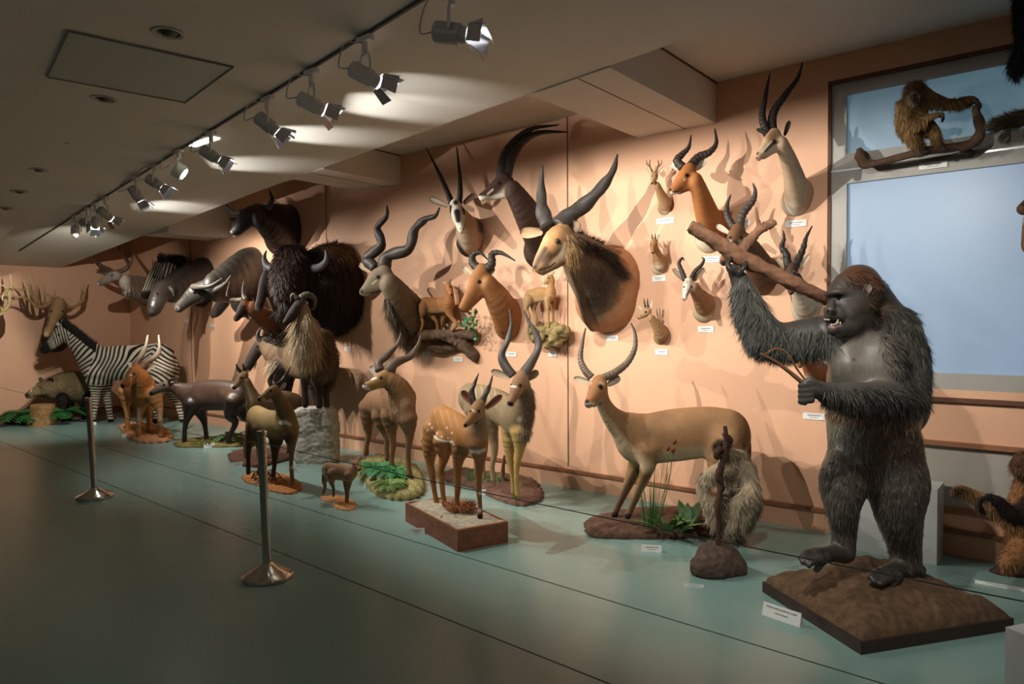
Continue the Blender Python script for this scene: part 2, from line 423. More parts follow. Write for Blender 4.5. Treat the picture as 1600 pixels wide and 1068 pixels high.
    def fur(s, n, L, wd, comb=(0, 0, -1), where=None, lift=.35, name='fur', cvar=.25, col=None, droop=.3, dark=1.):
        """tapered hair blades rooted on the body. where: list of (u,v,r_px) capsule chain or fn"""
        V, Fq = s.V, s.Fq; c = V[Fq].mean(1); ar = np.linalg.norm(np.cross(V[Fq[:, 2]]-V[Fq[:, 0]], V[Fq[:, 3]]-V[Fq[:, 1]]), axis=1)
        wgt = ar.copy()
        if where is not None:
            if callable(where): f = where(c)
            else:
                rel = c-CAM; W = CAM+rel*(s.z0/(rel @ fw))[:, None]; f = np.zeros(len(c))
                for ch in where:
                    Q = [s.Q0(p[0], p[1]) for p in ch]; R = [p[2]*s.z0/F_PX for p in ch]
                    for i in range(max(1, len(Q)-1)):
                        p0, p1 = (Q[i], Q[i+1]) if len(Q) > 1 else (Q[0], Q[0]+1e-4); ra, rb = (R[i], R[i+1]) if len(Q) > 1 else (R[0], R[0])
                        v = W-p0; ab = p1-p0; t = np.clip((v @ ab)/(ab @ ab), 0, 1); e = np.linalg.norm(v-t[:, None]*ab, axis=1)/(ra+(rb-ra)*t)
                        f = np.maximum(f, np.clip((1.1-e)/.25, 0, 1))
            wgt = wgt*f
        if wgt.sum() <= 0: return s
        pick = rng.choice(len(c), n, p=wgt/wgt.sum()); q = Fq[pick]; a, b = rng.random(n)[:, None], rng.random(n)[:, None]
        p = (V[q[:, 0]]*(1-a)+V[q[:, 1]]*a)*(1-b)+(V[q[:, 3]]*(1-a)+V[q[:, 2]]*a)*b
        nr = s.nrm[q].mean(1); nr /= np.linalg.norm(nr, axis=1)[:, None]+1e-9
        g = comb(p) if callable(comb) else np.tile(np.array(comb, float), (n, 1))
        tg = g-(g*nr).sum(1)[:, None]*nr; tg /= np.linalg.norm(tg, axis=1)[:, None]+1e-6
        cl = rng.normal(0, .18, (n, 3)); d0 = tg+nr*lift+cl; d0 /= np.linalg.norm(d0, axis=1)[:, None]
        ln = (L*(.6+.7*rng.random(n)))[:, None]; p = p-nr*.004
        p1 = p+d0*ln*.5; d1 = d0+np.array((0, 0, -droop))+cl*.5; d1 /= np.linalg.norm(d1, axis=1)[:, None]; p2 = p1+d1*ln*.5
        sd = np.cross(d0, nr); sd /= np.linalg.norm(sd, axis=1)[:, None]+1e-6; tw = rng.normal(0, .5, n)[:, None]; sd = sd+nr*tw; sd /= np.linalg.norm(sd, axis=1)[:, None]+1e-6
        hw = wd/2
        W = np.stack([p-sd*hw, p+sd*hw, p1-sd*hw*.8, p1+sd*hw*.8, p2], 1).reshape(-1, 3)
        i = np.arange(n)*5; F4 = np.stack([i, i+1, i+3, i+2], 1); F3 = np.stack([i+2, i+3, i+4], 1)
        cc = s.col[q].mean(1) if col is None else np.tile(np.array(lin(col)), (n, 1))
        cc = np.clip(cc*(1+rng.normal(0, cvar, n)[:, None])*dark, 0, 1); cc = np.repeat(cc, 5, 0)
        if s.wall: W[:, 1] = np.minimum(W[:, 1], D-.003); W[:, 0] = np.maximum(W[:, 0], XE+.003)
        hair_mesh(name, W, n, cc, s.o); return s
    def coat(s, dens=9000, L=.016, wd=.0022, comb=None):
        V, Fq = s.V, s.Fq; ar = .5*np.linalg.norm(np.cross(V[Fq[:, 2]]-V[Fq[:, 0]], V[Fq[:, 3]]-V[Fq[:, 1]]), axis=1).sum()
        if comb is None:
            q = s.S[0][0]; h = q[-1]-q[0]
            e = np.array((-.9, 0, -.5)) if s.wall == 'end' else np.array((.25, .9, -.5)) if s.wall else unit(np.array(s.body_dir)*1.0-ZUP*.7)
            comb = tuple(e)
        n = int(min(26000, ar*dens*s.dk)); s.fur(n, L, wd, comb=comb, lift=.10, name='coat', cvar=.13, droop=.05); return s
# ================================================================ the room
M_WALL = mat('peach_paint', 'd2a383', rough=.65, var=.03, bscale=1.5)
M_CEIL = mat('ceiling_paint', 'cfc9be', rough=.8, var=.03, bscale=2)
M_SEAM = mat('dark_groove', '5a3a28', rough=.8)
M_BROWN = mat('brown_ledge', '8a5c40', rough=.5)
M_FLOOR = mat('teal_floor', '7a9993', rough=.24, var=.05, bscale=1.2, spec=.5)
nt = M_FLOOR.node_tree; _n = nt.nodes.new('ShaderNodeTexNoise'); _n.inputs['Scale'].default_value = 3; _n.inputs['Detail'].default_value = 6
_r = nt.nodes.new('ShaderNodeMapRange'); _r.inputs[3].default_value = .17; _r.inputs[4].default_value = .34
nt.links.new(_n.outputs['Fac'], _r.inputs[0]); nt.links.new(_r.outputs[0], nt.nodes['Principled BSDF'].inputs['Roughness'])
XR, YR = 2.6, -4.0
def struct(mb, name, m, **k):
    return tag(mb.build(name, m, **k), kind='structure')
mb = MB(); mb.box((XE, YR, -.1), (XR, D, 0)); struct(mb, 'floor', M_FLOOR)
# long wall with an opening for the frosted window
WX0, WX1, WZ0, WZ1 = -1.526, 1.2, 1.128, 3.368
mb = MB(); mb.box((XE, D, 0), (WX0, D+.15, HR)); mb.box((WX0, D, WZ1), (XR, D+.15, HR)); mb.box((WX0, D, 0), (XR, D+.15, WZ0)); mb.box((WX1, D, WZ0), (XR, D+.15, WZ1))
struct(mb, 'wall_back', M_WALL)
mb = MB(); mb.box((XE-.15, YR, 0), (XE, D+.15, HR)); struct(mb, 'wall_left', M_WALL)
mb = MB(); mb.box((XR, YR, 0), (XR+.15, D+.15, HR)); struct(mb, 'wall_right', M_WALL)
M_GREY = mat('grey_wall', '8b8780', rough=.8)
mb = MB(); mb.box((XE, YR-.15, 0), (XR, YR, HR)); struct(mb, 'wall_front', M_GREY)
mb = MB(); mb.box((XE-.15, YR-.15, HR), (XR+.15, D+.15, HR+.1)); struct(mb, 'ceiling', M_CEIL)
# soffit: dropped ceiling whose edge runs slightly askew to the wall and dips towards the far end
ex = [(1180, 23.6), (949, 103.7), (760, 170), (620, 220.5), (507, 261), (400, 300), (300, 338.5), (230, 365.5), (170, 389), (120, 408.5), (95, 418)]
edge = [onceil(*p) for p in ex]
s0 = (edge[0]-edge[1])/(edge[0][0]-edge[1][0]); edge = [edge[0]+s0*(XR-edge[0][0])]+edge+[np.array((XE, 0, 0))]
edge[-1][1] = edge[-2][1]+(edge[-2][1]-edge[-3][1])/(edge[-2][0]-edge[-3][0])*(XE-edge[-2][0])
V = []; F = []; ys = 1
n = len(edge)
for e in edge:
    h = soffit_h(e[0]); V += [(e[0], YR, h), (e[0], e[1], h), (e[0], e[1], HR), (e[0], YR, HR)]
for i in range(n-1):
    a, b = i*4, i*4+4; F += [(a, b, b+1, a+1), (a+1, b+1, b+2, a+2)]
o = mk('ceiling_soffit', V, F, M_CEIL, None, smooth=False); tag(o, kind='structure'); o.name = 'trim_1'
def edge_y(x):
    for a, b in zip(edge, edge[1:]):
        if b[0] <= x <= a[0]: return a[1]+(b[1]-a[1])*(x-a[0])/(b[0]-a[0])
    return edge[-1][1]
k = 2
for x1 in (1.46, -2.415, -6.295, -10.17):       # beams from soffit to wall
    x0 = x1-.722; mb = MB(); h = min(3.24, soffit_h(x0)-.01) if x1 < -8 else 3.24
    V = [(x0, edge_y(x0)+.002, h), (x1, edge_y(x1)+.002, h), (x1, D, h), (x0, D, h)]
    mb.prism(V, h, HR); struct(mb, 'trim_%d' % k, M_CEIL); k += 1
    mb = MB(); xm = x0+.45; mb.box((xm, edge_y(xm)+.01, h-.003), (xm+.006, D, h-.0005)); struct(mb, 'trim_%d' % k, M_SEAM); k += 1
    mb = MB(); mb.box((x1, edge_y(x1)+.01, HR-.012), (x1+.01, D, HR-.001)); struct(mb, 'trim_%d' % k, M_SEAM); k += 1
for x in (-3.91, -7.75, -11.45):                # panel joints of the wall
    mb = MB(); mb.box((x-.006, D-.003, .2), (x+.006, D, HR)); struct(mb, 'trim_%d' % k, M_SEAM); k += 1
mb = MB(); mb.box((XE, D-.035, .150), (XR, D, .178)); struct(mb, 'trim_%d' % k, M_BROWN); k += 1
mb = MB(); mb.box((XE, D-.02, 0), (XR, D, .150)); struct(mb, 'baseboard_back', M_WALL)
mb = MB(); mb.box((XE, YR, 0), (XE+.03, D, .12)); struct(mb, 'baseboard_left', M_BROWN)
# floor joints
for A, B in (((-11.112, 3.722), (-1.913, 3.438)), ((-9.694, 2.92), (-1.629, 2.642))):
    s = (B[1]-A[1])/(B[0]-A[0]); x0, x1 = XE+.1, 2.; y0, y1 = A[1]+s*(x0-A[0]), A[1]+s*(x1-A[0])
    mb = MB(); mb.prism([(x0, y0), (x1, y1), (x1, y1+.009), (x0, y0+.009)], 0, .0012); struct(mb, 'trim_%d' % k, mat('floor_joint', '1f2b2a', rough=.7)); k += 1
# below the window: dado rail, grey panel
M_GPAN = mat('grey_panel', '9b958b', rough=.6)
mb = MB(); mb.box((-1.35, D-.03, 1.045), (XR, D, 1.075)); struct(mb, 'trim_%d' % k, M_SEAM); k += 1
mb = MB(); mb.box((-1.35, D-.05, .745), (XR, D, .775)); struct(mb, 'trim_%d' % k, M_BROWN); k += 1
mb = MB(); mb.box((-1.35, D-.012, .33), (XR, D, .745)); struct(mb, 'trim_%d' % k, M_GPAN); k += 1
mb = MB(); mb.box((-1.35, D-.03, .295), (XR, D, .33)); struct(mb, 'trim_%d' % k, M_BROWN); k += 1
# window: two frosted panes in a flat grey frame, daylight fading outside
M_FRAME = mat('window_frame_grey', '98948e', rough=.45)
def glow(name, c, s):
    m = mat(name, '8496a8', rough=.35, emis=c, estr=s); nt = m.node_tree; b = nt.nodes['Principled BSDF']
    tc = nt.nodes.new('ShaderNodeTexCoord'); n = nt.nodes.new('ShaderNodeTexNoise'); n.inputs['Scale'].default_value = .7; n.inputs['Detail'].default_value = 1
    mr = nt.nodes.new('ShaderNodeMapRange'); mr.inputs[1].default_value = .3; mr.inputs[2].default_value = .7; mr.inputs[3].default_value = s*.7; mr.inputs[4].default_value = s*1.2
    nt.links.new(tc.outputs['Object'], n.inputs[0]); nt.links.new(n.outputs['Fac'], mr.inputs[0]); nt.links.new(mr.outputs[0], b.inputs['Emission Strength']); return m
M_PANE = glow('frosted_pane', '7f9dc4', .36); M_PANE2 = glow('frosted_pane_upper', '7aa6ba', .30)
t = bpy.data.objects.new('window_1', None); C_.objects.link(t); t.location = (WX0, D, WZ0); tag(t, kind='structure')
def ring(x0, z0, x1, z1, X0, Z0, X1, Z1, y0, y1, name, m):
    mb = MB(); mb.box((X0, y0, Z0), (x0, y1, Z1)); mb.box((x1, y0, Z0), (X1, y1, Z1)); mb.box((x0, y0, Z0), (x1, y1, z0)); mb.box((x0, y0, z1), (x1, y1, Z1)); return mb.build(name, m, t)
ring(-1.412, 2.835, WX1-.1, 3.268, WX0, 2.722, WX1, WZ1, D+.01, D+.05, 'upper_frame', M_FRAME)
ring(-1.405, 1.24, WX1-.1, 2.617, WX0, WZ0, WX1, 2.71, D+.005, D+.05, 'lower_frame', M_FRAME)
mb = MB(); mb.box((WX0+.012, D-.004, 2.708), (WX1, D+.03, 2.722)); mb.build('steel_strip', mat('bright_steel', 'c9ccd0', rough=.2, metal=1), t)
mb = MB(); mb.box((WX0-.012, D-.006, WZ0), (WX0+.012, D+.02, WZ1)); mb.box((WX0-.012, D-.006, WZ1-.01), (WX1, D+.02, WZ1+.02)); mb.build('reveal', M_SEAM, t)
mb = MB(); mb.box((-1.42, D+.03, 2.83), (WX1-.09, D+.036, 3.275)); mb.build('pane', M_PANE2, t)
mb = MB(); mb.box((-1.42, D+.03, 1.235), (WX1-.09, D+.036, 2.625)); mb.build('pane', M_PANE, t)
# ceiling hatch + downlights
def hatch():
    c = [onceil(*p) for p in ((108, 47), (363, 103), (289, 158), (75, 118))]
    t = thing('ceiling_access_panel', (sum(q[0] for q in c)/4, sum(q[1] for q in c)/4, 3.25), 'large square access panel set flush in the dim ceiling', 'ceiling panel')
    mb = MB(); mb.prism([q[:2] for q in c][::-1], 3.243, 3.2495); mb.build('panel', mat('hatch_grey', 'a9ada3', rough=.5), t)
    mb = MB(); cc = sum(c)/4
    for i in range(4):
        a, b = c[i], c[(i+1) % 4]; a2, b2 = a+(a-cc)*.015, b+(b-cc)*.015; mb.prism([a[:2], b[:2], b2[:2], a2[:2]][::-1], 3.236, 3.2497)
    mb.build('frame', mat('hatch_rim', '6f6c64', rough=.6), t)
hatch()
dl = None
for u, v, wh in ((263, 51, 'beside the access panel, nearest the camera'), (163, 154, 'just beyond the access panel'), (104, 220, 'third from the camera'), (60, 265, 'fourth from the camera'), (30, 299, 'fifth from the camera'), (8, 325, 'farthest, by the left picture edge')):
    p = onceil(u, v); p[2] = soffit_h(p[0])-.001
    lb = 'unlit round recessed downlight in the ceiling, '+wh
    if dl is None:
        dl = thing('recessed_downlight', p, lb, 'ceiling light', 'unlit recessed downlights')
        mb = MB(); mb.lathe([(.085, 0), (.09, -.006), (.078, -.010), (.062, -.004), (.06, 0)], p); mb.build('rim', mat('dl_rim', 'a7a196', rough=.4), dl, smooth=True, sharp=40)
        mb = MB(); mb.lathe([(.058, -.001), (.045, -.002), (.03, -.018), (.012, -.022), (.001, -.023)], p); mb.build('lamp', mat('dl_lamp', '4e4a44', rough=.3, metal=.6), dl, smooth=True)
    else:
        c = dl.copy(); C_.objects.link(c); c.location = p.tolist(); c['label'] = lb
        for ch in list(dl.children):
            d = ch.copy(); C_.objects.link(d); d.parent = c
# ---------------------------------------------------------------- lighting track and its spotlights
tk = [onceil(*p) for p in ((650, 3), (487, 104.5), (300, 220.5), (180, 296), (90, 352.5), (30, 391))]
sl = (tk[1]-tk[0])/(tk[1][0]-tk[0][0]); tk = [tk[0]+sl*(1.8-tk[0][0])]+tk
for q in tk: q[2] = soffit_h(q[0])
tk[0][1] = tk[1][1]+(tk[1][1]-tk[3][1])/(tk[1][0]-tk[3][0])*(1.8-tk[1][0])
mb = MB()
for a, b in zip(tk, tk[1:]):
    d = unit(b-a); s_ = np.cross(d, ZUP)*.008; mb.add([a-s_-ZUP*.016, a+s_-ZUP*.016, b+s_-ZUP*.016, b-s_-ZUP*.016, a-s_, a+s_, b+s_, b-s_], [(0,3,2,1),(4,5,6,7),(0,1,5,4),(1,2,6,5),(2,3,7,6),(3,0,4,7)])
tag(mb.build('lighting_track', mat('track_dark', '3a352f', rough=.5)), 'long dark lighting track running along the ceiling soffit', 'lighting track')
M_LAMP = mat('lamp_grey', 'c8c4bc', rough=.4, metal=0); M_LDARK = mat('lamp_dark', 'a9a69e', rough=.35, metal=0); M_LSIL = mat('barn_door_silver', 'c4c4cc', rough=.25, metal=.9)
M_LENS = mat('lit_lens', 'ffffff', rough=.3, emis='f4f6ff', estr=14); M_LOFF = mat('lens_glass', '8b96a0', rough=.1)
def track_y(x):
    for a, b in zip(tk, tk[1:]):
        if b[0] <= x <= a[0]: return a[1]+(b[1]-a[1])*(x-a[0])/(b[0]-a[0])
    return tk[-1][1]
def spot(x, tgt, label, power, style='can', lit=True, size=98, spill=0., drop=.2, blend=.8, col=SPOT_COL, aim=None):
    y = track_y(x); h = soffit_h(x)-.016; t = thing('track_spotlight', (x, y, h-drop), label, 'spotlight', 'spotlights on the ceiling track')
    mb = MB(); mb.box((x-.06, y-.019, h-.03), (x+.06, y+.019, h)); mb.build('adapter', M_LAMP, t)
    c = np.array((x, y, h-drop)); d = unit(np.array(aim if aim is not None else tgt)-c); hz = unit(np.array((d[0], d[1], 0))); sd = np.cross(hz, ZUP)
    R = .052 if style != 'drum' else .075; Lb = .085
    mb = MB(); mb.tube([c+ZUP*(drop-.03), c+ZUP*(drop*.55)], .018, 10)
    mb.tube([c+ZUP*drop*.55, c+ZUP*drop*.52+sd*(R*.8), c+ZUP*drop*.3+sd*(R+.012), c+sd*(R+.012)], .008, 6, 4)
    if style in ('box', 'drum'): mb.tube([c+ZUP*drop*.55, c+ZUP*drop*.52-sd*(R*.8), c+ZUP*drop*.3-sd*(R+.012), c-sd*(R+.012)], .008, 6, 4)
    mb.build('bracket', M_LAMP, t, smooth=True, sharp=50)
    nn = 8 if style == 'box' else 24
    mb = MB()
    if style == 'drum': mb.lathe([(.03, -.05), (R, -.04), (R, .04), (R*.9, .045)], c, d, 28)
    else: mb.lathe([(.028, -Lb-.012), (R*.92, -Lb), (R, -Lb+.012), (R, Lb*.45), (R*.8, Lb*.5), (R*.8, Lb*.9), (R*.74, Lb*.95)], c, d, nn)
    mb.build('housing', M_LDARK if style == 'can' else M_LAMP, t, smooth=True, sharp=35)
    f = c+d*(Lb if style != 'drum' else .046)
    mb = MB(); mb.lathe([(.001, 0), (R*.7, .0), (R*.72, .006), (.001, .007)], f, d, 20); mb.build('lens', M_LENS if lit else M_LOFF, t)
    if style == 'can' or style == 'box':
        up = np.cross(sd, d)
        if up[2] < 0: up = -up
        for a, b in ((sd, up), (-sd, up), (up, sd), (-up, sd)):
            mb = MB(); f0 = f+a*R*.82; o_ = (min(.04, .085*math.tan(min(.9, math.asin(-d[2])+.03))-R*.82) if a is up else .045); ln_ = .1 if a is up else .08; q = [f0-b*R*.8, f0+b*R*.8, f0+b*R*(2.4 if a is up else 1.05)+d*ln_+a*o_, f0-b*R*(2.4 if a is up else 1.05)+d*ln_+a*o_]
            mb.add(q+[p+a*.003 for p in q], [(0,1,2,3),(7,6,5,4),(0,4,5,1),(1,5,6,2),(2,6,7,3),(3,7,4,0)]); mb.build('barn_door', M_LSIL, t)
    mb = MB(); b0 = c-d*Lb; mb.tube([c+ZUP*(drop-.04)-hz*.02, c+ZUP*(drop*.7)-hz*.12, c+ZUP*.02-hz*.16, b0-hz*.01], .004, 6, 6); mb.build('cable', M_LDARK, t, smooth=True)
    if lit or power:
        l = bpy.data.lights.new('spot', 'SPOT'); l.energy = power; l.color = col; l.spot_size = radians(size); l.spot_blend = blend; l.shadow_soft_size = .007
        lo = bpy.data.objects.new('lamp_light', l); C_.objects.link(lo); lo.parent = t
        p = f+d*.015; lo.location = (p-np.array(parent_world(t))).tolist(); lo.rotation_euler = Vector(unit(np.array(tgt)-c)).to_track_quat('-Z', 'Y').to_euler()
    if spill:        # stray light that leaves past the barn doors
        l = bpy.data.lights.new('spill', 'SPOT'); l.energy = spill*2.2; l.color = (1, .98, .95); l.spot_size = radians(56); l.spot_blend = .6; l.shadow_soft_size = .01
        lo = bpy.data.objects.new('lamp_light', l); C_.objects.link(lo); lo.parent = t
        p = f+d*.09+ZUP*.02; lo.location = (p-np.array(parent_world(t))).tolist(); lo.rotation_euler = Vector((hz[0], hz[1], .66)).to_track_quat('-Z', 'Y').to_euler()
    return t
def lx(u, v):
    """where along the track the lamp seen near this pixel hangs"""
    best = min(np.linspace(-13, 1.5, 600), key=lambda x: abs(px_of((x, track_y(x), soffit_h(x)-.2))[0]-u)); return float(best)
def px_of(p):
    d = np.array(p)-CAM; z = d @ fw; return 800+F_PX*(d @ RT)/z, 534-F_PX*(d @ UP)/z
LW = 'grey track spotlight '
spot(lx(706, 50), (1.6, 4.8, 2.2), LW+'nearest the camera, lit and pointing right', 60, spill=10, drop=.24)
spot(lx(572, 100), (-2.5, D, 2.2), LW+'second from the camera, tilted with its back to the view', 430, 'box', size=80, drop=.22)
spot(lx(487, 150), (-2.9, D, 1.9), LW+'with boxy housing on a forked bracket, third from the camera', 190, 'box', size=90, spill=30, drop=.22)
spot(lx(418, 192), (-3.2, 5.2, .9), LW+'fourth from the camera, its silver barn doors lit', 230, spill=50)
spot(lx(330, 240), (-4.0, 5.4, 1.3), LW+'fifth from the camera, beside the bright slot in the soffit', 230, spill=50)
spot(lx(281, 262), (-5.0, 5.4, 1.2), LW+'shaped as a round drum with pale face, sixth from the camera', 170, 'drum', size=64)
spot(lx(243, 285), (-5.6, 5.2, 1.2), LW+'seventh from the camera, lit', 220, spill=40)
spot(lx(213, 303), (-7.3, 4.8, .2), LW+'eighth from the camera, tilted steeply down', 190, spill=35)
spot(lx(165, 333), (-9.2, 5.4, 1.5), LW+'ninth from the camera, at the near end of the far cluster', 360, spill=30, drop=.2)
spot(lx(149, 343), (-13.6, 4.7, 1.0), LW+'tenth from the camera, in the middle of the far cluster', 380, spill=20, drop=.24)
spot(lx(137, 350), (-8.3, 5.5, 1.5), LW+'eleventh from the camera, low in the far cluster', 260, spill=20, drop=.2)
spot(lx(118, 356), (-13.4, 4.6, 1.2), LW+'farthest of all, tilted down at the end of the cluster', 160, 'tube', False, 90, drop=.2)
# spotlights of the same track right of the picture
spot(-1.0, (-1.5, 4.8, 1.0), LW+'out of view to the right, aimed at the large tawny antelope', 190)
spot(1.2, (-.4, 5.2, .7), LW+'out of view at the right end of the track', 45, size=70)
mb = MB(); p = onceil(316, 220); mb.box((p[0]-.22, p[1]-.02, p[2]-.012), (p[0]+.22, p[1]+.05, p[2]-.001)); tag(mb.build('fluorescent_strip', mat('strip_glow', 'ffffff', emis='eaffea', estr=6)), 'short glowing light strip beside the track by the fifth spotlight', 'light')
# ---------------------------------------------------------------- barrier posts and cords
M_CHR = mat('polished_steel', 'c8c2ba', rough=.14, metal=1)
def post(x, y, label, lean=0.):
    t = thing('barrier_post', (x, y, 0), label, 'barrier post', 'chrome barrier posts')
    mb = MB(); mb.lathe([(.150, 0), (.157, .004), (.157, .022), (.148, .030), (.11, .048), (.06, .075), (.035, .094), (.03, .10)], (x, y, 0), n=48); mb.build('base', M_CHR, t, smooth=True, sharp=30)
    mb = MB(); mb.lathe([(.026, .09), (.026, .90), (.031, .905), (.033, .925), (.031, .932), (.02, .933)], (0, 0, 0), n=32)
    v = np.concatenate(mb.V); v[:, 0] += x-.045*v[:, 2]*lean; v[:, 1] += y-.035*v[:, 2]*lean; mb.V = [v]
    mb.build('pole', M_CHR, t, smooth=True, sharp=30)
post(-3.995, 2.42, 'chrome barrier post in the middle foreground', .5); post(-7.10, 2.55, 'chrome barrier post farther back at left', .8)
def cord(a, b, sag, label):
    a, b = np.array(a), np.array(b); T = np.linspace(0, 1, 24); P = [a+(b-a)*t-ZUP*sag*4*t*(1-t) for t in T]
    mb = MB(); mb.tube(P, .0021, 6); tag(mb.build('elastic_rope', mat('cord_grey', '6a6864', rough=.6), smooth=True), label, 'cord', 'barrier cords')
RP = onz(1600, 934, .84); NP = np.array((-4.01, 2.40, .855)); FP = np.array((-7.15, 2.53, .855))
cord(NP+(0.03, 0, 0), RP+(RP-NP)*.15, .02, 'thin grey barrier cord running right from the foreground post past the gorilla')
cord(FP+(.03, 0, 0), NP-(.03, 0, 0), .05, 'thin grey barrier cord strung between the two chrome posts')
cord((XE, 3.1, .8), FP-(.03, 0, 0), .04, 'thin grey barrier cord running left from the far post')
# ================================================================ animals standing on the floor
def sand_mound(name, label, cat, px, h, col, rx=None, ry=None, rough_=.02, box=None, group=None):
    """low modelled ground piece; px = (u,v) outline seen on the floor, list of floor pixels"""
    P = [onz(u, v, 0)[:2] for u, v in px]; c = sum(P)/len(P); n = 72; out = catmull(np.array(P+[P[0]]), 10)[:-1]
    V = [(c[0], c[1], h)]; F = []; m = len(out); rings = [(1., 0.), (1.01, h*.35), (.93, h*.8), (.75, h), (.5, h*1.05), (.25, h)]
    for k, (s, z) in enumerate(rings):
        for i, q in enumerate(out):
            a = i*.7; dz = rough_*(sin(a*1.7+k)+.6*sin(a*3.1+2*k)) if 0 < k else 0
            V.append((c[0]+(q[0]-c[0])*s*(1+.03*sin(a*2.3+k)*(k > 0)), c[1]+(q[1]-c[1])*s*(1+.03*sin(a*2.3+k)*(k > 0)), max(.0 if k == 0 else .004, z+dz*(.4 if k < 3 else 1))))
    for k in range(len(rings)-1):
        for i in range(m): F.append((1+k*m+i, 1+k*m+(i+1) % m, 1+(k+1)*m+(i+1) % m, 1+(k+1)*m+i))
    b = 1+(len(rings)-1)*m
    for i in range(m): F.append((b+i, b+(i+1) % m, 0))
    o = mk(name, V, F, M_ROCK, None, lin(col)); return tag(o, label, cat, group)
def grass(name, label, cat, at, n, L, col, w=.006, spread=.12, group=None, base=0., broad=False, lean=.6, cols=None, stem=None):
    g = onz(at[0], at[1], base); t = thing(name, g, label, cat, group); V = []; F = []; C = []
    for i in range(n):
        a = rng.random()*2*pi; r = spread*math.sqrt(rng.random()); p = g+np.array((cos(a)*r, sin(a)*r, 0)); ln = L*(.55+.6*rng.random())
        dr = unit(np.array((cos(a), sin(a), 0))*lean*(.3+rng.random())+ZUP); sd = unit(np.cross(dr, ZUP)+1e-3); c = np.array(lin(cols[i % len(cols)] if cols else col))*(.7+.6*rng.random())
        m = 7; k = len(V); outw = np.array((cos(a), sin(a), 0))
        ww = w if not broad else ln*.16
        for j in range(m+1):
            tt = j/m; q = p+dr*ln*tt+(outw*.35*lean-ZUP*.28*lean)*ln*tt*tt
            wd = ww*(math.sin(pi*min(1, tt*.85+.15))**.8 if broad else (1-tt*.92))
            V += [q-sd*wd, q+ZUP*(-wd*.35 if broad else -.001), q+sd*wd]; C += [c]*3
        for j in range(m):
            b = k+j*3; F += [(b, b+1, b+4, b+3), (b+1, b+2, b+5, b+4)]
    mk('foliage', V, F, M_LEAF, t, C); return t
def fern(name, label, cat, at, n, L, col, base=0., group=None, lean=1.0, z=None):
    """pinnate fronds: midrib with paired leaflets"""
    g = onz(at[0], at[1], base) if z is None else CAM+ray(*at)*z; t = thing(name, g, label, cat, group); V = []; F = []; C = []
    for i in range(n):
        a = 2*pi*i/n+rng.random()*.5; ln = L*(.7+.5*rng.random()); outw = np.array((cos(a), sin(a), 0)); c = np.array(lin(col))*(.7+.6*rng.random())
        sd = np.array((-sin(a), cos(a), 0)); pts = [g+outw*ln*tt*lean*.9+ZUP*ln*(1.1*tt-1.0*tt*tt*lean) for tt in np.linspace(0, 1, 12)]
        for j in range(2, 12):
            q = pts[j]; dq = unit(pts[j]-pts[j-1]); lw = ln*.28*math.sin(pi*(j/12.5))
            for s in (-1, 1):
                k = len(V); tip = q+sd*s*lw+dq*lw*.5-ZUP*lw*.2
                V += [q-dq*ln*.03, q+dq*ln*.035, tip*.5+q*.5+dq*ln*.04, tip, tip*.5+q*.5-dq*ln*.035]; C += [c]*5; F += [(k, k+4, k+3, k+2, k+1)] if s > 0 else [(k, k+1, k+2, k+3, k+4)]
    mk('fronds', V, F, M_LEAF, t, C); return t
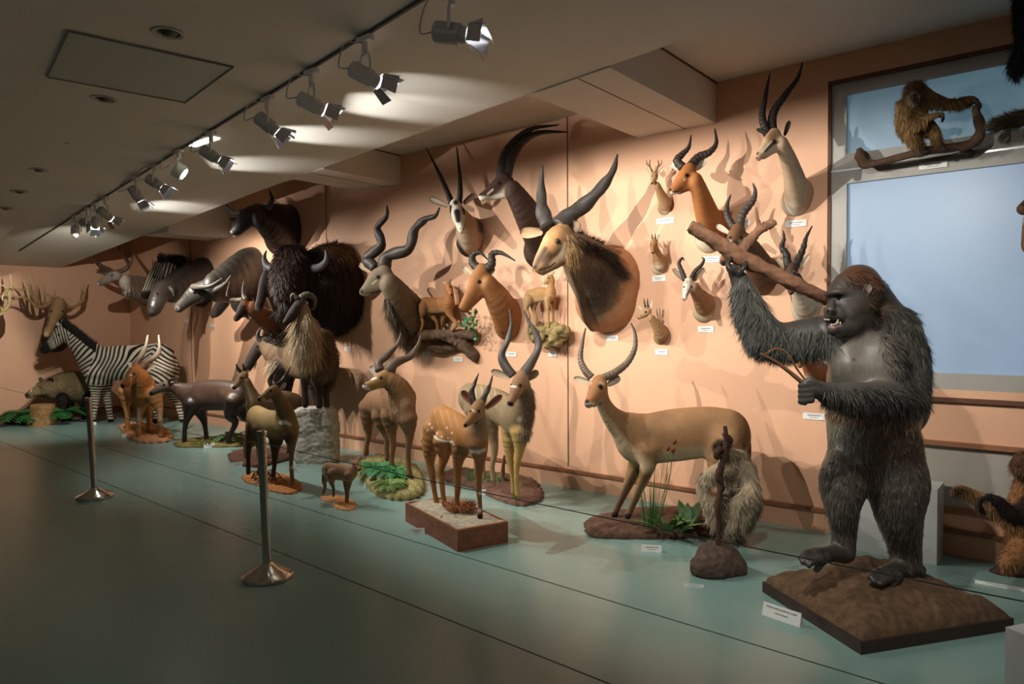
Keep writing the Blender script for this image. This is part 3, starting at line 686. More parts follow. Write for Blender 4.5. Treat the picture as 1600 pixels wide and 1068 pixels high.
def card(u, v, label, w=.13, h=.05, rot=None, stand=True, wall=False, text=None, onend=False):
    g = ony(u, v) if wall else onz(u, v)
    mb = MB(); wh = mat('card_white', 'dcdcd8', rough=.6)
    t = thing('name_card', g, label, 'label card', 'wall name cards' if wall else 'floor name cards')
    if wall:
        mb.box((g[0]-w/2, D-.006, g[2]-h/2), (g[0]+w/2, D-.001, g[2]+h/2)); mb.build('card', wh, t)
        pr = MB(); pr.box((g[0]-w*.3, D-.0075, g[2]+h*.08), (g[0]+w*.3, D-.006, g[2]+h*.2)); pr.box((g[0]-w*.2, D-.0075, g[2]-h*.2), (g[0]+w*.2, D-.006, g[2]-h*.13)); pr.build('printing', mat('print_grey', '77777a'), t)
    else:
        dr = unit(np.array((CAM[0]-g[0], CAM[1]-g[1], 0))); a = math.atan2(dr[1], dr[0])+pi/2+(rot or 0); ax = np.array((cos(a), sin(a), 0)); fr = np.array((sin(a), -cos(a), 0))
        P = []
        for s in (-1, 1): P += [g+ax*s*w/2+fr*h*.25, g+ax*s*w/2+ZUP*h*.93, g+ax*s*w/2-fr*h*.35]
        mb.add(P, [(0, 3, 4, 1), (1, 4, 5, 2), (0, 1, 2), (3, 5, 4), (0, 2, 5, 3)]); mb.build('card', wh, t)
        nn = unit(np.cross(ax, P[1]-P[0])); nn = nn if nn @ fr > 0 else -nn; up = unit(P[1]-P[0])
        if text:
            for k, (tx, sz, off) in enumerate(text):
                cu = bpy.data.curves.new('printing', 'FONT'); cu.body = tx; cu.size = sz; cu.align_x = 'CENTER'; cu.extrude = .0003
                tmp = bpy.data.objects.new('printing', cu); C_.objects.link(tmp); bpy.context.view_layer.update()
                me = bpy.data.meshes.new_from_object(tmp.evaluated_get(bpy.context.evaluated_depsgraph_get())); bpy.data.objects.remove(tmp); bpy.data.curves.remove(cu)
                me.materials.clear(); me.materials.append(mat('print_dark', '3c3a3e')); o = bpy.data.objects.new('printing', me); C_.objects.link(o); o.parent = t
                q = (P[0]+P[3])/2+up*off+nn*.001-np.array(parent_world(t)); X = unit(ax if np.cross(ax, up) @ nn > 0 else -ax)
                o.matrix_local = Matrix(((X[0], up[0], nn[0], q[0]), (X[1], up[1], nn[1], q[1]), (X[2], up[2], nn[2], q[2]), (0, 0, 0, 1)))
        else:
            c0 = (P[0]+P[3])/2; pr = MB()
            for o1, hw, th in ((h*.62, w*.32, h*.09), (h*.32, w*.2, h*.06)):
                q = c0+up*o1+nn*.0012; pr.add([q-ax*hw-up*th/2, q+ax*hw-up*th/2, q+ax*hw+up*th/2, q-ax*hw+up*th/2], [(0, 1, 2, 3)])
            pr.build('printing', mat('print_grey', '77777a'), t)
    return t
Cr = Creature
# ---- lion-coloured lechwe ------------------------------------------------------------
c = Cr('antelope', 'large tawny antelope with ridged lyre horns, standing sideways on a flat bark base', 'antelope', (968, 812), base_h=.07)
B = 'a67c50'
c.s_([(1000, 687, 0, 38), (1030, 683, -.04, 40), (1066, 678, -.08, 41), (1105, 674, -.12, 39), (1134, 674, -.16, 36)], B, w=.62)
c.s_([(985, 674, 0, 27), (968, 662, -.03, 21), (954, 648, -.08, 15.5), (943, 630, -.12, 12.5), (938, 612, -.15, 12)], B, w=.75, k=.07)
c.s_([(937, 597, -.14, 12), (934, 607, -.19, 15), (927, 620, -.27, 11), (920, 630, -.34, 7.5)], 'b07a48', w=.92, k=.03)
c.s_([(936, 614, -.18, 12), (928, 628, -.28, 8)], B, w=.8)
for q, dz in (([(1012, 704, 16), (1012, 728, 12), (1000, 762, 7), (988, 790, 4.8), (981, 806, 5)], -.11), ([(1000, 704, 16), (993, 728, 12), (979, 762, 7), (966, 790, 4.8), (960, 804, 5)], .10)):
    c.s_([(u, v, dz, r) for u, v, r in q], B, k=.06)
for q, dz in (([(1138, 690, 31), (1128, 725, 22), (1122, 752, 10), (1138, 776, 7.5), (1130, 800, 5), (1124, 815, 5.5)], -.2), ([(1134, 690, 30), (1140, 725, 19), (1136, 752, 10), (1152, 776, 7.5), (1146, 800, 5), (1140, 812, 5.5)], .0)):
    c.s_([(u, v, dz, r) for u, v, r in q], B, k=.06)
c.s_([(1163, 668, -.16, 5), (1170, 695, -.17, 4), (1168, 722, -.17, 5), (1172, 745, -.17, 3)], 'a88358')
c.paint([(996, 735, 6), (978, 764, 5), (962, 800, 5)], '4a3428', .5, .8).paint([(1014, 735, 6), (1000, 762, 4), (983, 803, 5)], '4a3428', .5, .7)
c.paint([(959, 806, 6), (981, 808, 6)], '2a211c', .2)
c.paint([(950, 662, 7), (975, 700, 9), (1010, 728, 9)], 'd2b891', .6, .8)
c.paint([(922, 598, 2.6)], 'd8c4a4', .6, .7).paint([(940, 600, 4)], 'd8c4a4', .6, .7).paint([(917, 634, 5), (926, 632, 4)], 'd8c6a8', .4).paint([(917, 627, 3.6)], '33261e', .4).paint([(914, 633, 1), (924, 633, 1)], '2a1c16', .5)
c.build(.0075, belly=('ddcdac', .85))
c.eye(915, 599.5, 3.1).eye(939, 604, 3.6)
c.horn([(924, 589, -.14), (914, 578, -.12), (907, 560, -.08), (910, 535, -.04), (915, 512, 0)], 6.2, 1, 17, .16, '6c5c4e', tipcol='2c241f')
c.horn([(941, 591, -.14), (962, 581, -.10), (981, 565, -.05), (992, 543, 0), (992, 520, .03), (986, 504, .05)], 6.5, 1, 18, .16, '6c5c4e', tipcol='2c241f')
c.ear((921, 596, -.14), (896, 590, -.1), 6, 'a87a4c', 'd9c9ad').ear((950, 601, -.12), (969, 588, -.08), 8.5, 'a87a4c', 'd9c9ad', rim='c8b08c')
sand_mound('bark_base', 'low brown bark-covered base under the large tawny antelope', 'display base', [(915, 822), (930, 812), (1000, 800), (1090, 800), (1160, 812), (1165, 826), (1120, 838), (1060, 842), (960, 842), (922, 838)], .065, '5a4234', rough_=.008)
grass('tall_grass_clump', 'tall thin green grass clump in front of the large tawny antelope', 'plant', (1018, 822), 34, .62, '3f6a34', .004, .07, base=.06, lean=.22)
grass('broad_leaf_plant', 'low broad-leaved green plant beside the tall grass clump', 'plant', (1045, 826), 26, .17, '55753f', spread=.13, base=.06, broad=True, lean=1.0)
grass('broad_leaf_plant', 'dark broad-leaved plant at the right of the bark base', 'plant', (1075, 822), 12, .2, '4c6a44', spread=.07, base=.06, broad=True, lean=.7)
t = thing('seed_stalk', onz(1028, 822, .06), 'slender stalk with reddish seed heads rising from the grass', 'plant'); p0 = onz(1028, 822, .06); mb = MB(); zz = depth(p0)
tops = [CAM+ray(u, v)*(zz-.22) for u, v in ((1044, 700), (1054, 690), (1052, 703))]
for q in tops: mb.tube([p0, (p0*.5+q*.5)+np.array((.02, 0, .02)), q], .0025, 6, 5)
mb.build('stem', mat('stem_green', '5d6b3a'), t, smooth=True)
for q in tops:
    mb = MB(); mb.lathe([(.001, -.022), (.012, -.012), (.015, 0), (.010, .014), (.001, .024)], q, unit(np.array((.6, 0, 1))), 10); mb.build('seed_head', mat('seed_red', '6e2f1e', rough=.8), t, smooth=True)
# ---- bushbuck on the wooden box ------------------------------------------------------
a, b, d = onz(715, 862), onz(794, 847), onz(633.6, 814); zt = None
hb = ony(715, 827.5, a[1])[2]; e = b+d-a
t = thing('wooden_plinth', (a+e)/2, 'shallow reddish wooden box plinth with sandy top under the orange spotted antelope', 'plinth')
ctr = (a+e)/2; mb = MB(); sh = lambda s: [(ctr+(q-ctr)*s)[:2] for q in (a, b, e, d)]
mb.prism(sh(1), 0, hb-.012); mb.build('box', mat('red_wood', '7c4a30', rough=.45, var=.3, bscale=14, bump=.2), t)
mb = MB(); o1, i1 = sh(1), sh(.95)
for k in range(4): mb.prism([o1[k], o1[(k+1) % 4], i1[(k+1) % 4], i1[k]], hb-.0118, hb)
mb.build('rim', mat('wood_edge', '94613f', rough=.5), t)
nx = 40; V = []; F = []
for i in range(nx+1):
    for j in range(nx+1):
        s, r = i/nx, j/nx; q = (a*(1-s)+b*s)*(1-r)+(d*(1-s)+e*s)*r; q = ctr+(q-ctr)*.948; V.append((q[0], q[1], hb-.006+.008*sin(s*9+2*sin(r*7))*sin(r*11)+.004*rng.random()))
for i in range(nx):
    for j in range(nx): k = i*(nx+1)+j; F.append((k, k+nx+1, k+nx+2, k+1))
mk('sand_top', V, F, M_ROCK, t, lin('a39a88'))
c = Cr('spotted_antelope', 'orange antelope with white flank marks and red inner ears on a wooden box', 'antelope', (720, 800), base_h=hb)
B = 'c2853f'
c.s_([(692, 660, .30, 27), (712, 672, .12, 28), (728, 680, -.02, 26), (741, 684, -.12, 23)], B, w=.72)
c.s_([(744, 686, -.12, 20), (748, 668, -.16, 17), (747, 648, -.2, 13.5), (748, 636, -.22, 11)], 'a08260', w=.85, k=.05)
c.s_([(749, 634, -.2, 10.5), (744, 643, -.27, 12), (736, 654, -.36, 8.5), (729, 662, -.43, 5)], 'b0824e', w=.9, k=.02)
for q, dz in (([(747, 695, 16), (749, 718, 9), (748, 745, 5.2), (748, 762, 4.6), (750, 790, 3.4), (750, 806, 4.6)], -.18), ([(722, 695, 17), (716, 718, 9), (715, 745, 5.5), (715, 762, 5), (714, 786, 3.6), (715, 800, 4.8)], .0), ([(680, 672, 20), (673, 700, 13), (672, 722, 7), (675, 740, 5.5), (679, 768, 3.8), (683, 788, 4.6)], .32), ([(694, 690, 18), (694, 712, 9), (689, 732, 6), (690, 745, 5), (692, 770, 3.8), (695, 787, 4.6)], .14)):
    c.s_([(u, v, dz, r) for u, v, r in q], 'a06c3a' if dz < .1 else 'b97f42', k=.025)
c.s_([(668, 668, .42, 5), (664, 680, .44, 5), (660, 688, .44, 3)], 'c8b08c')
c.paint([(677, 680, 1.4), (684, 686, 1.5), (695, 689, 1.5), (707, 690, 1.3)], 'f3ead8', .4)
for u, v in ((671, 662), (675, 668), (682, 676), (690, 682), (668, 672), (700, 684), (709, 694), (712, 700), (706, 676), (698, 668)): c.paint([(u, v, 1.5)], 'f0e2c8', .5)
for u in (678, 688, 698, 708): c.paint([(u, 640, .9), (u+4, 655, .9), (u+8, 668, .7)], 'dcbf88', .8, .35)
c.paint([(735, 704, 3), (748, 706, 3), (758, 702, 2)], 'e6dcc6', .5, .8).paint([(727, 665, 3)], '1f1713', .3).paint([(738, 640, 1.2), (742, 643, 1)], 'efe2c8', .4)
for u, v in ((750, 797), (715, 792), (750, 770)): c.paint([(u, v, 3)], 'e8dcc4', .4, .8)
for u, v in ((750, 807), (715, 803), (683, 790), (695, 790)): c.paint([(u, v, 4.6)], '2b2019', .3)
c.build(.006, belly=('c9a878', .4)).eye(748.5, 642, 2.3).eye(735, 642, 1.8)
c.horn([(741, 630, -.2), (737, 614, -.18), (741, 600, -.16), (748, 583, -.14)], 5, .8, 0, .1, '4a3f36', 1.2).horn([(752, 631, -.2), (758, 617, -.16), (765, 602, -.12), (769.5, 586, -.1)], 5, .8, 0, .1, '4a3f36', 1.2)
c.ear((739, 631, -.22), (721, 610, -.2), 8, 'b07a40', 'b8452c', rim='e0c8ac').ear((760, 637, -.2), (785, 617, -.14), 8, 'a07040', '7a2a1c', rim='c89878')
t = fern('dry_grass_tuft', 'reddish dry grass tuft between the legs of the spotted antelope', 'plant', (718, 795), 1, .01, 'a0643c', base=hb)
for ch in list(t.children): bpy.data.objects.remove(ch)
V = []; F = []; g = onz(720, 797, hb)
for i in range(900):
    a_ = rng.random()*2*pi; p = g+np.array((cos(a_), sin(a_), 0))*.09*math.sqrt(rng.random()); dd = unit(np.array((cos(a_)*rng.random(), sin(a_)*rng.random(), .35+.5*rng.random()))); ln = .07+.08*rng.random(); sd = unit(np.cross(dd, rng.normal(size=3)))*.0015
    k = len(V); m1 = p+dd*ln*.6; V += [p-sd, p+sd, m1+sd, m1-sd, p+dd*ln*.8-ZUP*ln*.25]; F += [(k, k+1, k+2, k+3), (k+3, k+2, k+4)]
mk('straw', V, F, M_LEAF, t, lin('a0683e'))
card(652, 834, 'white name card lying in front of the wooden box plinth', .11, .05)
# ---- nyala behind it -----------------------------------------------------------------
c = Cr('antelope', 'grey-brown antelope with tall open spiral horns and yellow forelegs behind the wooden box', 'antelope', (806, 778), base_h=.07)
B = 'a08a66'
c.s_([(735, 622, .50, 24), (757, 628, .30, 26), (780, 636, .12, 27), (804, 650, -.04, 27)], B, w=.7)
c.s_([(808, 655, -.06, 26), (814, 636, -.12, 23), (817, 618, -.18, 18), (816, 602, -.22, 15)], '97805e', w=.85, k=.06)
c.s_([(815, 589, -.2, 11.5), (811, 600, -.27, 13), (804, 615, -.37, 9.5), (798, 628, -.45, 6.3)], 'a0795a', w=.9, k=.02)
for q, dz, cc in (([(800, 675, 18), (796, 700, 9), (797, 722, 5.2), (801, 745, 3.8), (803, 768, 4.5)], .02, 'c2a058'), ([(813, 675, 16), (812, 700, 8.5), (808, 724, 5), (807, 748, 3.8), (809, 772, 4.5)], -.14, 'c2a058'), ([(745, 640, 20), (752, 675, 10), (757, 700, 5.5), (754, 725, 4), (756, 745, 4.4)], .42, B), ([(760, 645, 20), (770, 680, 9), (773, 705, 5.4), (769, 728, 4), (771, 749, 4.4)], .22, B)):
    c.s_([(u, v, dz, r) for u, v, r in q], cc, k=.03)
c.paint([(799, 603, 1.4), (806, 604, 1.4)], 'f0e6d4', .4).paint([(796, 630, 3.6), (800, 632, 3)], '3a2a22', .4).paint([(826, 650, 6), (824, 676, 6)], '4c4034', .6, .7).paint([(812, 655, 4)], 'e8dec8', .5, .8)
for u in (742, 752, 762, 772): c.paint([(u, 602, .8), (u+2, 620, .8), (u+3, 636, .7)], 'd8ccb0', .8, .5)
c.build(.007, belly=('c2b088', .4)).eye(813, 602, 2.4).eye(799, 600.5, 1.8)
c.fur(2600, .07, .0035, where=[[(826, 612, 9), (828, 640, 9), (820, 675, 10)]], col='6a5a46')
c.horn([(802, 586, -.2), (790, 572, -.18), (784, 554, -.15), (793, 532, -.12), (799, 508, -.1), (796, 483, -.1)], 7, .9, 0, .1, '4c4640', 1.2).horn([(815, 587, -.2), (829, 568, -.16), (841, 543, -.12), (837, 520, -.1), (826, 502, -.08), (819, 484, -.08)], 7, .9, 0, .1, '4c4640', 1.2)
c.ear((796, 589, -.2), (767, 579, -.16), 7.5, '9a8668', 'c9b394').ear((826, 592, -.18), (841, 579, -.14), 8, '9a8668', '8a7458')
sand_mound('earth_base', 'flat dark brown earth base under the antelope with tall open spiral horns', 'display base', [(690, 742), (720, 735), (770, 742), (830, 752), (846, 768), (845, 782), (815, 791), (778, 782), (740, 764), (700, 754)], .06, '6a4f42', rough_=.008)
grass('grass_clump', 'thin green grass clump at the forefeet of the spiral-horned antelope', 'plant', (806, 778), 26, .28, '6f8a3c', .003, .035, base=.05, lean=.25)
grass('grass_clump', 'bright green grass clump just behind the wooden box plinth', 'plant', (736, 752), 26, .2, '48743c', .004, .05, base=.05, lean=.4)
fern('small_fern', 'small green fern right of the bright grass clump behind the box', 'plant', (766, 750), 12, .17, '56793f', base=.05)
mb = MB(); g = onz(786, 752, .05); mb.tube([g, g+np.array((0, 0, .12)), g+np.array((.02, 0, .26))], [.035, .02, .012], 9, 4); mb.tube([g+np.array((-.1, 0, .02)), g+np.array((.03, .02, .05)), g+np.array((.14, 0, .01))], [.015, .035, .01], 9, 4)
tag(mb.build('driftwood_stump', M_ROCK, smooth=True, col=lin('7c6650')), 'small pale driftwood stump on the earth base behind the box', 'stump')
card(756, 772, 'white name card on the floor right behind the wooden box', .11, .05)
# ---- sitatunga -----------------------------------------------------------------------
c = Cr('antelope', 'shaggy brown antelope with white-lined ears and backswept horns, turning its head left over ferns', 'antelope', (640, 742), base_h=.09)
B = '966f4c'
c.s_([(584, 630, .45, 20), (600, 628, .28, 22), (616, 628, .1, 25), (628, 638, -.05, 26)], B, w=.75)
c.s_([(629, 622, -.02, 23), (622, 606, -.1, 18), (610, 596, -.16, 14)], '9a764e', w=.85, k=.05)
c.s_([(604, 587, -.16, 11), (595, 593, -.22, 11.5), (583, 600, -.29, 8), (572, 603, -.35, 6)], 'a8824e', w=.88, k=.02)
for q, dz in (([(637, 655, 16), (640, 678, 7.5), (638, 700, 4.6), (638, 722, 3.8), (640, 741, 4.6)], -.12), ([(610, 650, 16), (612, 676, 7.5), (614, 696, 5), (612, 716, 3.8), (613, 730, 4.6)], .1), ([(578, 638, 18), (574, 664, 8), (576, 678, 5), (573, 695, 3.8), (572, 708, 4.6)], .5), ([(596, 650, 16), (600, 672, 7), (604, 686, 4.6), (604, 704, 3.8), (605, 716, 4.4)], .3)):
    c.s_([(u, v, dz, r) for u, v, r in q], '86633f', k=.03)
c.paint([(569, 605, 4.5), (575, 607, 3)], 'ece2d2', .4).paint([(569, 600, 2.2)], '2a1f19', .4).paint([(580, 592, 1.4), (588, 590, 1.2)], 'f0e6d2', .4).paint([(618, 642, 5)], 'c6ab86', .6, .6)
c.build(.007, belly=('b09468', .3)).eye(595.5, 590, 2.1)
c.fur(2200, .05, .0035, where=[[(610, 612, 14), (625, 640, 22)]], lift=.15)
c.horn([(594, 579, -.16), (592, 566, -.12), (607, 553, -.06), (621, 537, 0), (627, 520, .05)], 7, .9, 0, .1, '5a4c40', 1.1).horn([(603, 580, -.16), (619, 566, -.1), (640, 557, -.02), (652, 541, .03), (658, 523, .08)], 7.2, .9, 0, .1, '5a4c40', 1.1)
c.ear((587, 586, -.16), (579, 571, -.14), 6, '8a6a48', 'f2ece2').ear((610, 589, -.14), (616, 568, -.12), 7, '8a6a48', 'f4eee4', rim='3c2c20')
sand_mound('mossy_base', 'rounded yellowish mossy mound under the shaggy brown antelope', 'display base', [(556, 742), (570, 722), (610, 716), (650, 732), (663, 760), (655, 777), (620, 782), (590, 775), (570, 758)], .085, '8c8456', rough_=.012)
fern('fern', 'bright green fern on the left of the mossy mound', 'plant', (588, 738), 22, .26, '3a7a48', base=.09)
fern('fern', 'bright green fern in the middle of the mossy mound', 'plant', (612, 742), 22, .25, '44824e', base=.09)
fern('fern', 'green trailing fern at the front of the mossy mound', 'plant', (608, 762), 16, .2, '58783c', base=.07)
grass('dry_stalk_clump', 'few pale dry stalks rising from the ferns of the mossy mound', 'plant', (624, 742), 9, .3, 'b8a884', .003, .05, base=.08, lean=.35)
card(579, 759, 'white name card at the left foot of the mossy mound', .12, .055, rot=.3)
# ---- dik-dik -------------------------------------------------------------------------
c = Cr('dwarf_antelope', 'tiny light brown antelope, the smallest on the floor, on an orange sand patch', 'antelope', (541, 785), base_h=.02)
B = 'a97f58'
c.s_([(514, 734, .03, 12), (530, 737, 0, 13), (546, 739, -.03, 12)], B, w=.66)
c.s_([(549, 737, -.03, 9), (555, 731, -.04, 7), (557, 724, -.05, 5.6)], B, k=.02)
c.s_([(557, 723, -.05, 5.6), (560, 728, -.08, 4.6), (562, 733, -.11, 2.7)], B, k=.01)
for q, dz in (([(546, 742, 8), (546, 755, 3.6), (544, 768, 2), (543, 784, 2.2)], -.06), ([(542, 742, 8), (540, 756, 3.6), (541, 770, 2), (541, 785, 2.2)], .03), ([(512, 738, 9), (507, 752, 4.2), (508, 760, 2.4), (505, 770, 2.2)], .07), ([(520, 740, 9), (518, 753, 4.2), (521, 762, 2.4), (521, 774, 2.2)], -.03)):
    c.s_([(u, v, dz, r) for u, v, r in q], '8c6a4c', k=.012)
c.paint([(562, 734, 2)], '2a1f19', .4).paint([(506, 738, 3)], 'e0d0b4', .5)
c.build(.005, belly=('d9c4a0', .6)).eye(558.5, 724, 1.1)
c.ear((554, 722, -.04), (548, 715, -.02), 3, '9a7858', 'cdb094').ear((560, 722, -.05), (565, 714, -.04), 3, '9a7858', 'cdb094')
sand_mound('sand_base', 'small orange sand patch under the tiny antelope', 'display base', [(500, 777), (515, 774), (540, 777), (556, 787), (550, 797), (530, 796), (512, 787)], .018, 'b78555', rough_=.003)
card(512, 792, 'white name card in front of the tiny antelope', .12, .045)
# ---- tahr on the rock ----------------------------------------------------------------
def boulder(name, label, cat, P, R, col, lump=.012, f=18, h=.014, zc=0.002, cap=None):
    c = Cr(name, label, cat, (0, 600)); c.o.location = (float(P[0][0]), float(P[0][1]), 0)
    for p, r, w in zip(P, R, [1]*len(P)): c.raw([np.array(p, float), np.array(p, float)+1e-3], [r, r], col, k=.06)
    c.build(h, M_ROCK, lump=lump, lumpf=f, zcut=zc, name='stone'); return c
g0 = onz(493, 724); zR = depth(g0)
def at(u, v, z=zR): return CAM+ray(u, v)*z
hr = at(497, 640)[2]
V = []; F = []; nv, nr = 44, 72; ga = at(493, 700, zR+.12); fd = unit(np.array((fw[0], fw[1], 0))); rd = unit(np.array((RT[0], RT[1], 0)))
pu = [(730, 466, 524), (716, 462, 530), (700, 464, 530), (684, 468, 529), (668, 460, 529), (655, 456, 528), (644, 459, 526), (638, 465, 520)]
for i in range(nv):
    tt = i/(nv-1); vv = 730+(638-730)*tt; lu = np.interp(-vv, [-p[0] for p in pu], [p[1] for p in pu]); ru = np.interp(-vv, [-p[0] for p in pu], [p[2] for p in pu])
    zz_ = max(0, at(493, vv)[2]); cx = at((lu+ru)/2, vv, zR+.12); rx = (ru-lu)/2*zR/F_PX
    for j in range(nr):
        th = 2*pi*j/nr; cs, sn = cos(th), sin(th); q = (abs(cs)**3.4+abs(sn)**3.4)**(-1/3.4)
        n_ = 1+.035*sin(zz_*23+3*sin(th*2))*sin(th*3+zz_*9)+.022*sin(zz_*61+th*7)*sin(th*11)+.018*sin(zz_*110+4*sin(th*5))
        if tt > .97: q *= .93
        p = cx+rd*rx*cs*q*n_+fd*.17*sn*q*n_; V.append((p[0], p[1], zz_))
for i in range(nv-1):
    for j in range(nr): F.append((i*nr+j, i*nr+(j+1) % nr, (i+1)*nr+(j+1) % nr, (i+1)*nr+j))
F.append(tuple((nv-1)*nr+j for j in range(nr))); F.append(tuple(range(nr))[::-1])
o = mk('rock_pedestal', V, F, M_ROCK, None, lin('a39f94')); o.data.set_sharp_from_angle(angle=radians(60)); tag(o, 'pale grey rock pedestal under the long-maned goat', 'rock')
c = Cr('mountain_goat', 'dark-faced goat with a long pale mane standing on the grey rock pedestal', 'goat', (497, 724), z=zR); top = hr+.01
c.s_([(500, 535, .12, 23), (502, 560, .08, 26), (500, 572, .02, 24)], '7a5f45', w=.9)
c.s_([(497, 545, .3, 22), (508, 560, .38, 22)], '6e5540', w=.9)
c.s_([(478, 545, -.12, 20), (477, 520, -.16, 19), (476, 500, -.2, 14), (473, 485, -.2, 12)], 'ac9474', w=.9, k=.05)
c.s_([(471, 474, -.2, 10.5), (463, 484, -.28, 10), (454, 495, -.36, 8), (447, 503, -.42, 5.5)], '453a34', w=.85, k=.02)
for q, dz, cc in (([(482, 560, 15), (477, 585, 8.5), (476, 606, 5.2), (477, 632, 5.2)], -.12, '3f322c'), ([(497, 565, 16), (498, 590, 8), (498, 610, 5), (499, 634, 5.2)], .02, '43352d'), ([(512, 570, 18), (513, 595, 9), (509, 612, 6.5), (510, 634, 5.5)], .12, '54402f'), ([(503, 565, 16), (505, 592, 9), (503, 612, 6), (504, 634, 5.5)], .3, '4a382c')):
    c.s_([(u, v, dz, r) for u, v, r in q], cc, k=.03)
c.build(.009, M_SHAG).eye(463, 479.5, 1.7)
c.fur(7000, .22, .006, where=[[(476, 500, 13), (478, 540, 21)]], col='b8a282', lift=.25, cvar=.2, droop=.6)
c.fur(5000, .09, .006, where=[[(505, 535, 22), (506, 585, 22)]], lift=.25)
c.horn([(470, 465, -.2), (480, 460, -.16), (491, 466, -.12), (491, 479, -.12), (486, 485, -.14)], 5.5, 1, 9, .1, '5a524a').horn([(464, 466, -.26), (459, 460, -.27), (455, 464, -.28), (455, 471, -.28)], 3.5, 1, 0, .1, '5a524a')
c.ear((475, 478, -.22), (479, 470, -.24), 4, '6a5a4a', 'd8ccb8')
# ---- wildebeest behind the goat ------------------------------------------------------
c = Cr('wildebeest', 'brown wildebeest with black drooping face, standing behind the goat pedestal by the wall', 'wildebeest', (440, 690), z=9.3)
B = '8b7052'
c.s_([(432, 552, .0, 21), (452, 560, -.1, 26), (478, 568, -.3, 26), (505, 572, -.45, 23)], B, w=.62)
c.s_([(432, 552, 0, 20), (420, 543, 0, 14), (412, 537, 0, 11)], '917555', w=.8, k=.05)
c.s_([(410, 534, 0, 9.5), (402, 546, 0, 9.5), (393, 561, 0, 8.5), (386, 575, 0, 7)], '4a3d3a', w=.75, k=.02)
for q, dz in (([(440, 575, 18), (437, 610, 7), (437, 640, 5), (437, 683, 5)], -.1), ([(447, 575, 18), (449, 610, 7), (450, 640, 5), (450, 683, 5)], .1), ([(500, 580, 20), (504, 615, 8), (508, 640, 5.5), (505, 683, 5)], -.55), ([(492, 580, 20), (490, 610, 8), (494, 640, 5.5), (491, 688, 5)], -.3)):
    c.s_([(u, v, dz, r) for u, v, r in q], '54453a', k=.03)
c.paint([(452, 545, .8), (450, 560, .8)], '6a553e', .8, .7).paint([(460, 548, .8), (458, 564, .8)], '6a553e', .8, .7).paint([(386, 577, 4)], '1f1a18', .5)
c.build(.011).eye(402, 541, 1.4)
c.fur(900, .16, .006, where=[[(404, 566, 5), (425, 566, 7)]], col='b09878', lift=.1)
c.fur(700, .10, .006, where=[[(414, 530, 5), (436, 536, 6)]], col='3c3028', comb=(.6, 0, .3), lift=.7, droop=0)
c.horn([(408, 533, -.04), (403, 526, -.05), (404, 518, -.05), (409, 511, -.04)], 4.2, .8, 0, .1, '4a4440').horn([(413, 534, .04), (422, 535, .06), (426, 526, .06), (420, 513, .05)], 4.2, .8, 0, .1, '4a4440')
c.ear((414, 538, .0), (421, 545, 0), 3.5, '7a6248', '5a4838')
# ---- reedbuck with short horns -------------------------------------------------------
c = Cr('small_antelope', 'slim tan antelope with short forward-hooked horns behind the first barrier post', 'antelope', (383, 716), base_h=.05)
B = '9a7a54'
c.s_([(399, 634, .0, 15), (418, 632, .12, 18), (440, 630, .25, 20), (456, 632, .35, 19)], '8a6c4c', w=.66)
c.s_([(398, 628, 0, 12), (390, 610, -.03, 9), (384, 596, -.05, 7.5)], B, k=.03)
c.s_([(381, 586, -.05, 7), (376, 593, -.08, 7), (371, 600, -.12, 5), (366, 605, -.15, 3.6)], B, k=.01)
for q, dz in (([(394, 645, 9), (388, 668, 4.5), (383, 690, 2.8), (384, 713, 3)], -.05), ([(402, 645, 9), (402, 668, 4.5), (402, 690, 2.8), (404, 712, 3)], .08), ([(450, 645, 12), (448, 670, 5), (452, 690, 3.2), (450, 706, 3)], .35), ([(460, 645, 12), (462, 668, 5), (466, 686, 3.2), (463, 702, 3)], .5)):
    c.s_([(u, v, dz, r) for u, v, r in q], '80603f', k=.02)
c.paint([(366, 606, 3)], '2a201a', .4).paint([(382, 600, 3), (392, 622, 4)], 'c8b08a', .6, .7)
c.build(.008, belly=('c8b490', .5)).eye(377, 590, 1.5)
c.horn([(378, 582, -.06), (371, 574, -.08), (369, 568, -.09)], 2.6, .6, 3, .12, '3a322c').horn([(382, 581, -.04), (381, 574, -.06), (379, 568, -.08)], 2.6, .6, 3, .12, '3a322c')
c.ear((384, 585, -.03), (389, 577, -.01), 3.5, '8a6c4c', 'd8c8ac').ear((376, 584, -.06), (368, 578, -.06), 3, '8a6c4c', 'd8c8ac')
sand_mound('earth_base', 'flat dark base under the slim tan antelope behind the foreground post', 'display base', [(357, 712), (372, 706), (410, 704), (470, 700), (478, 710), (440, 722), (395, 730), (362, 722)], .05, '5e4032', rough_=.004)
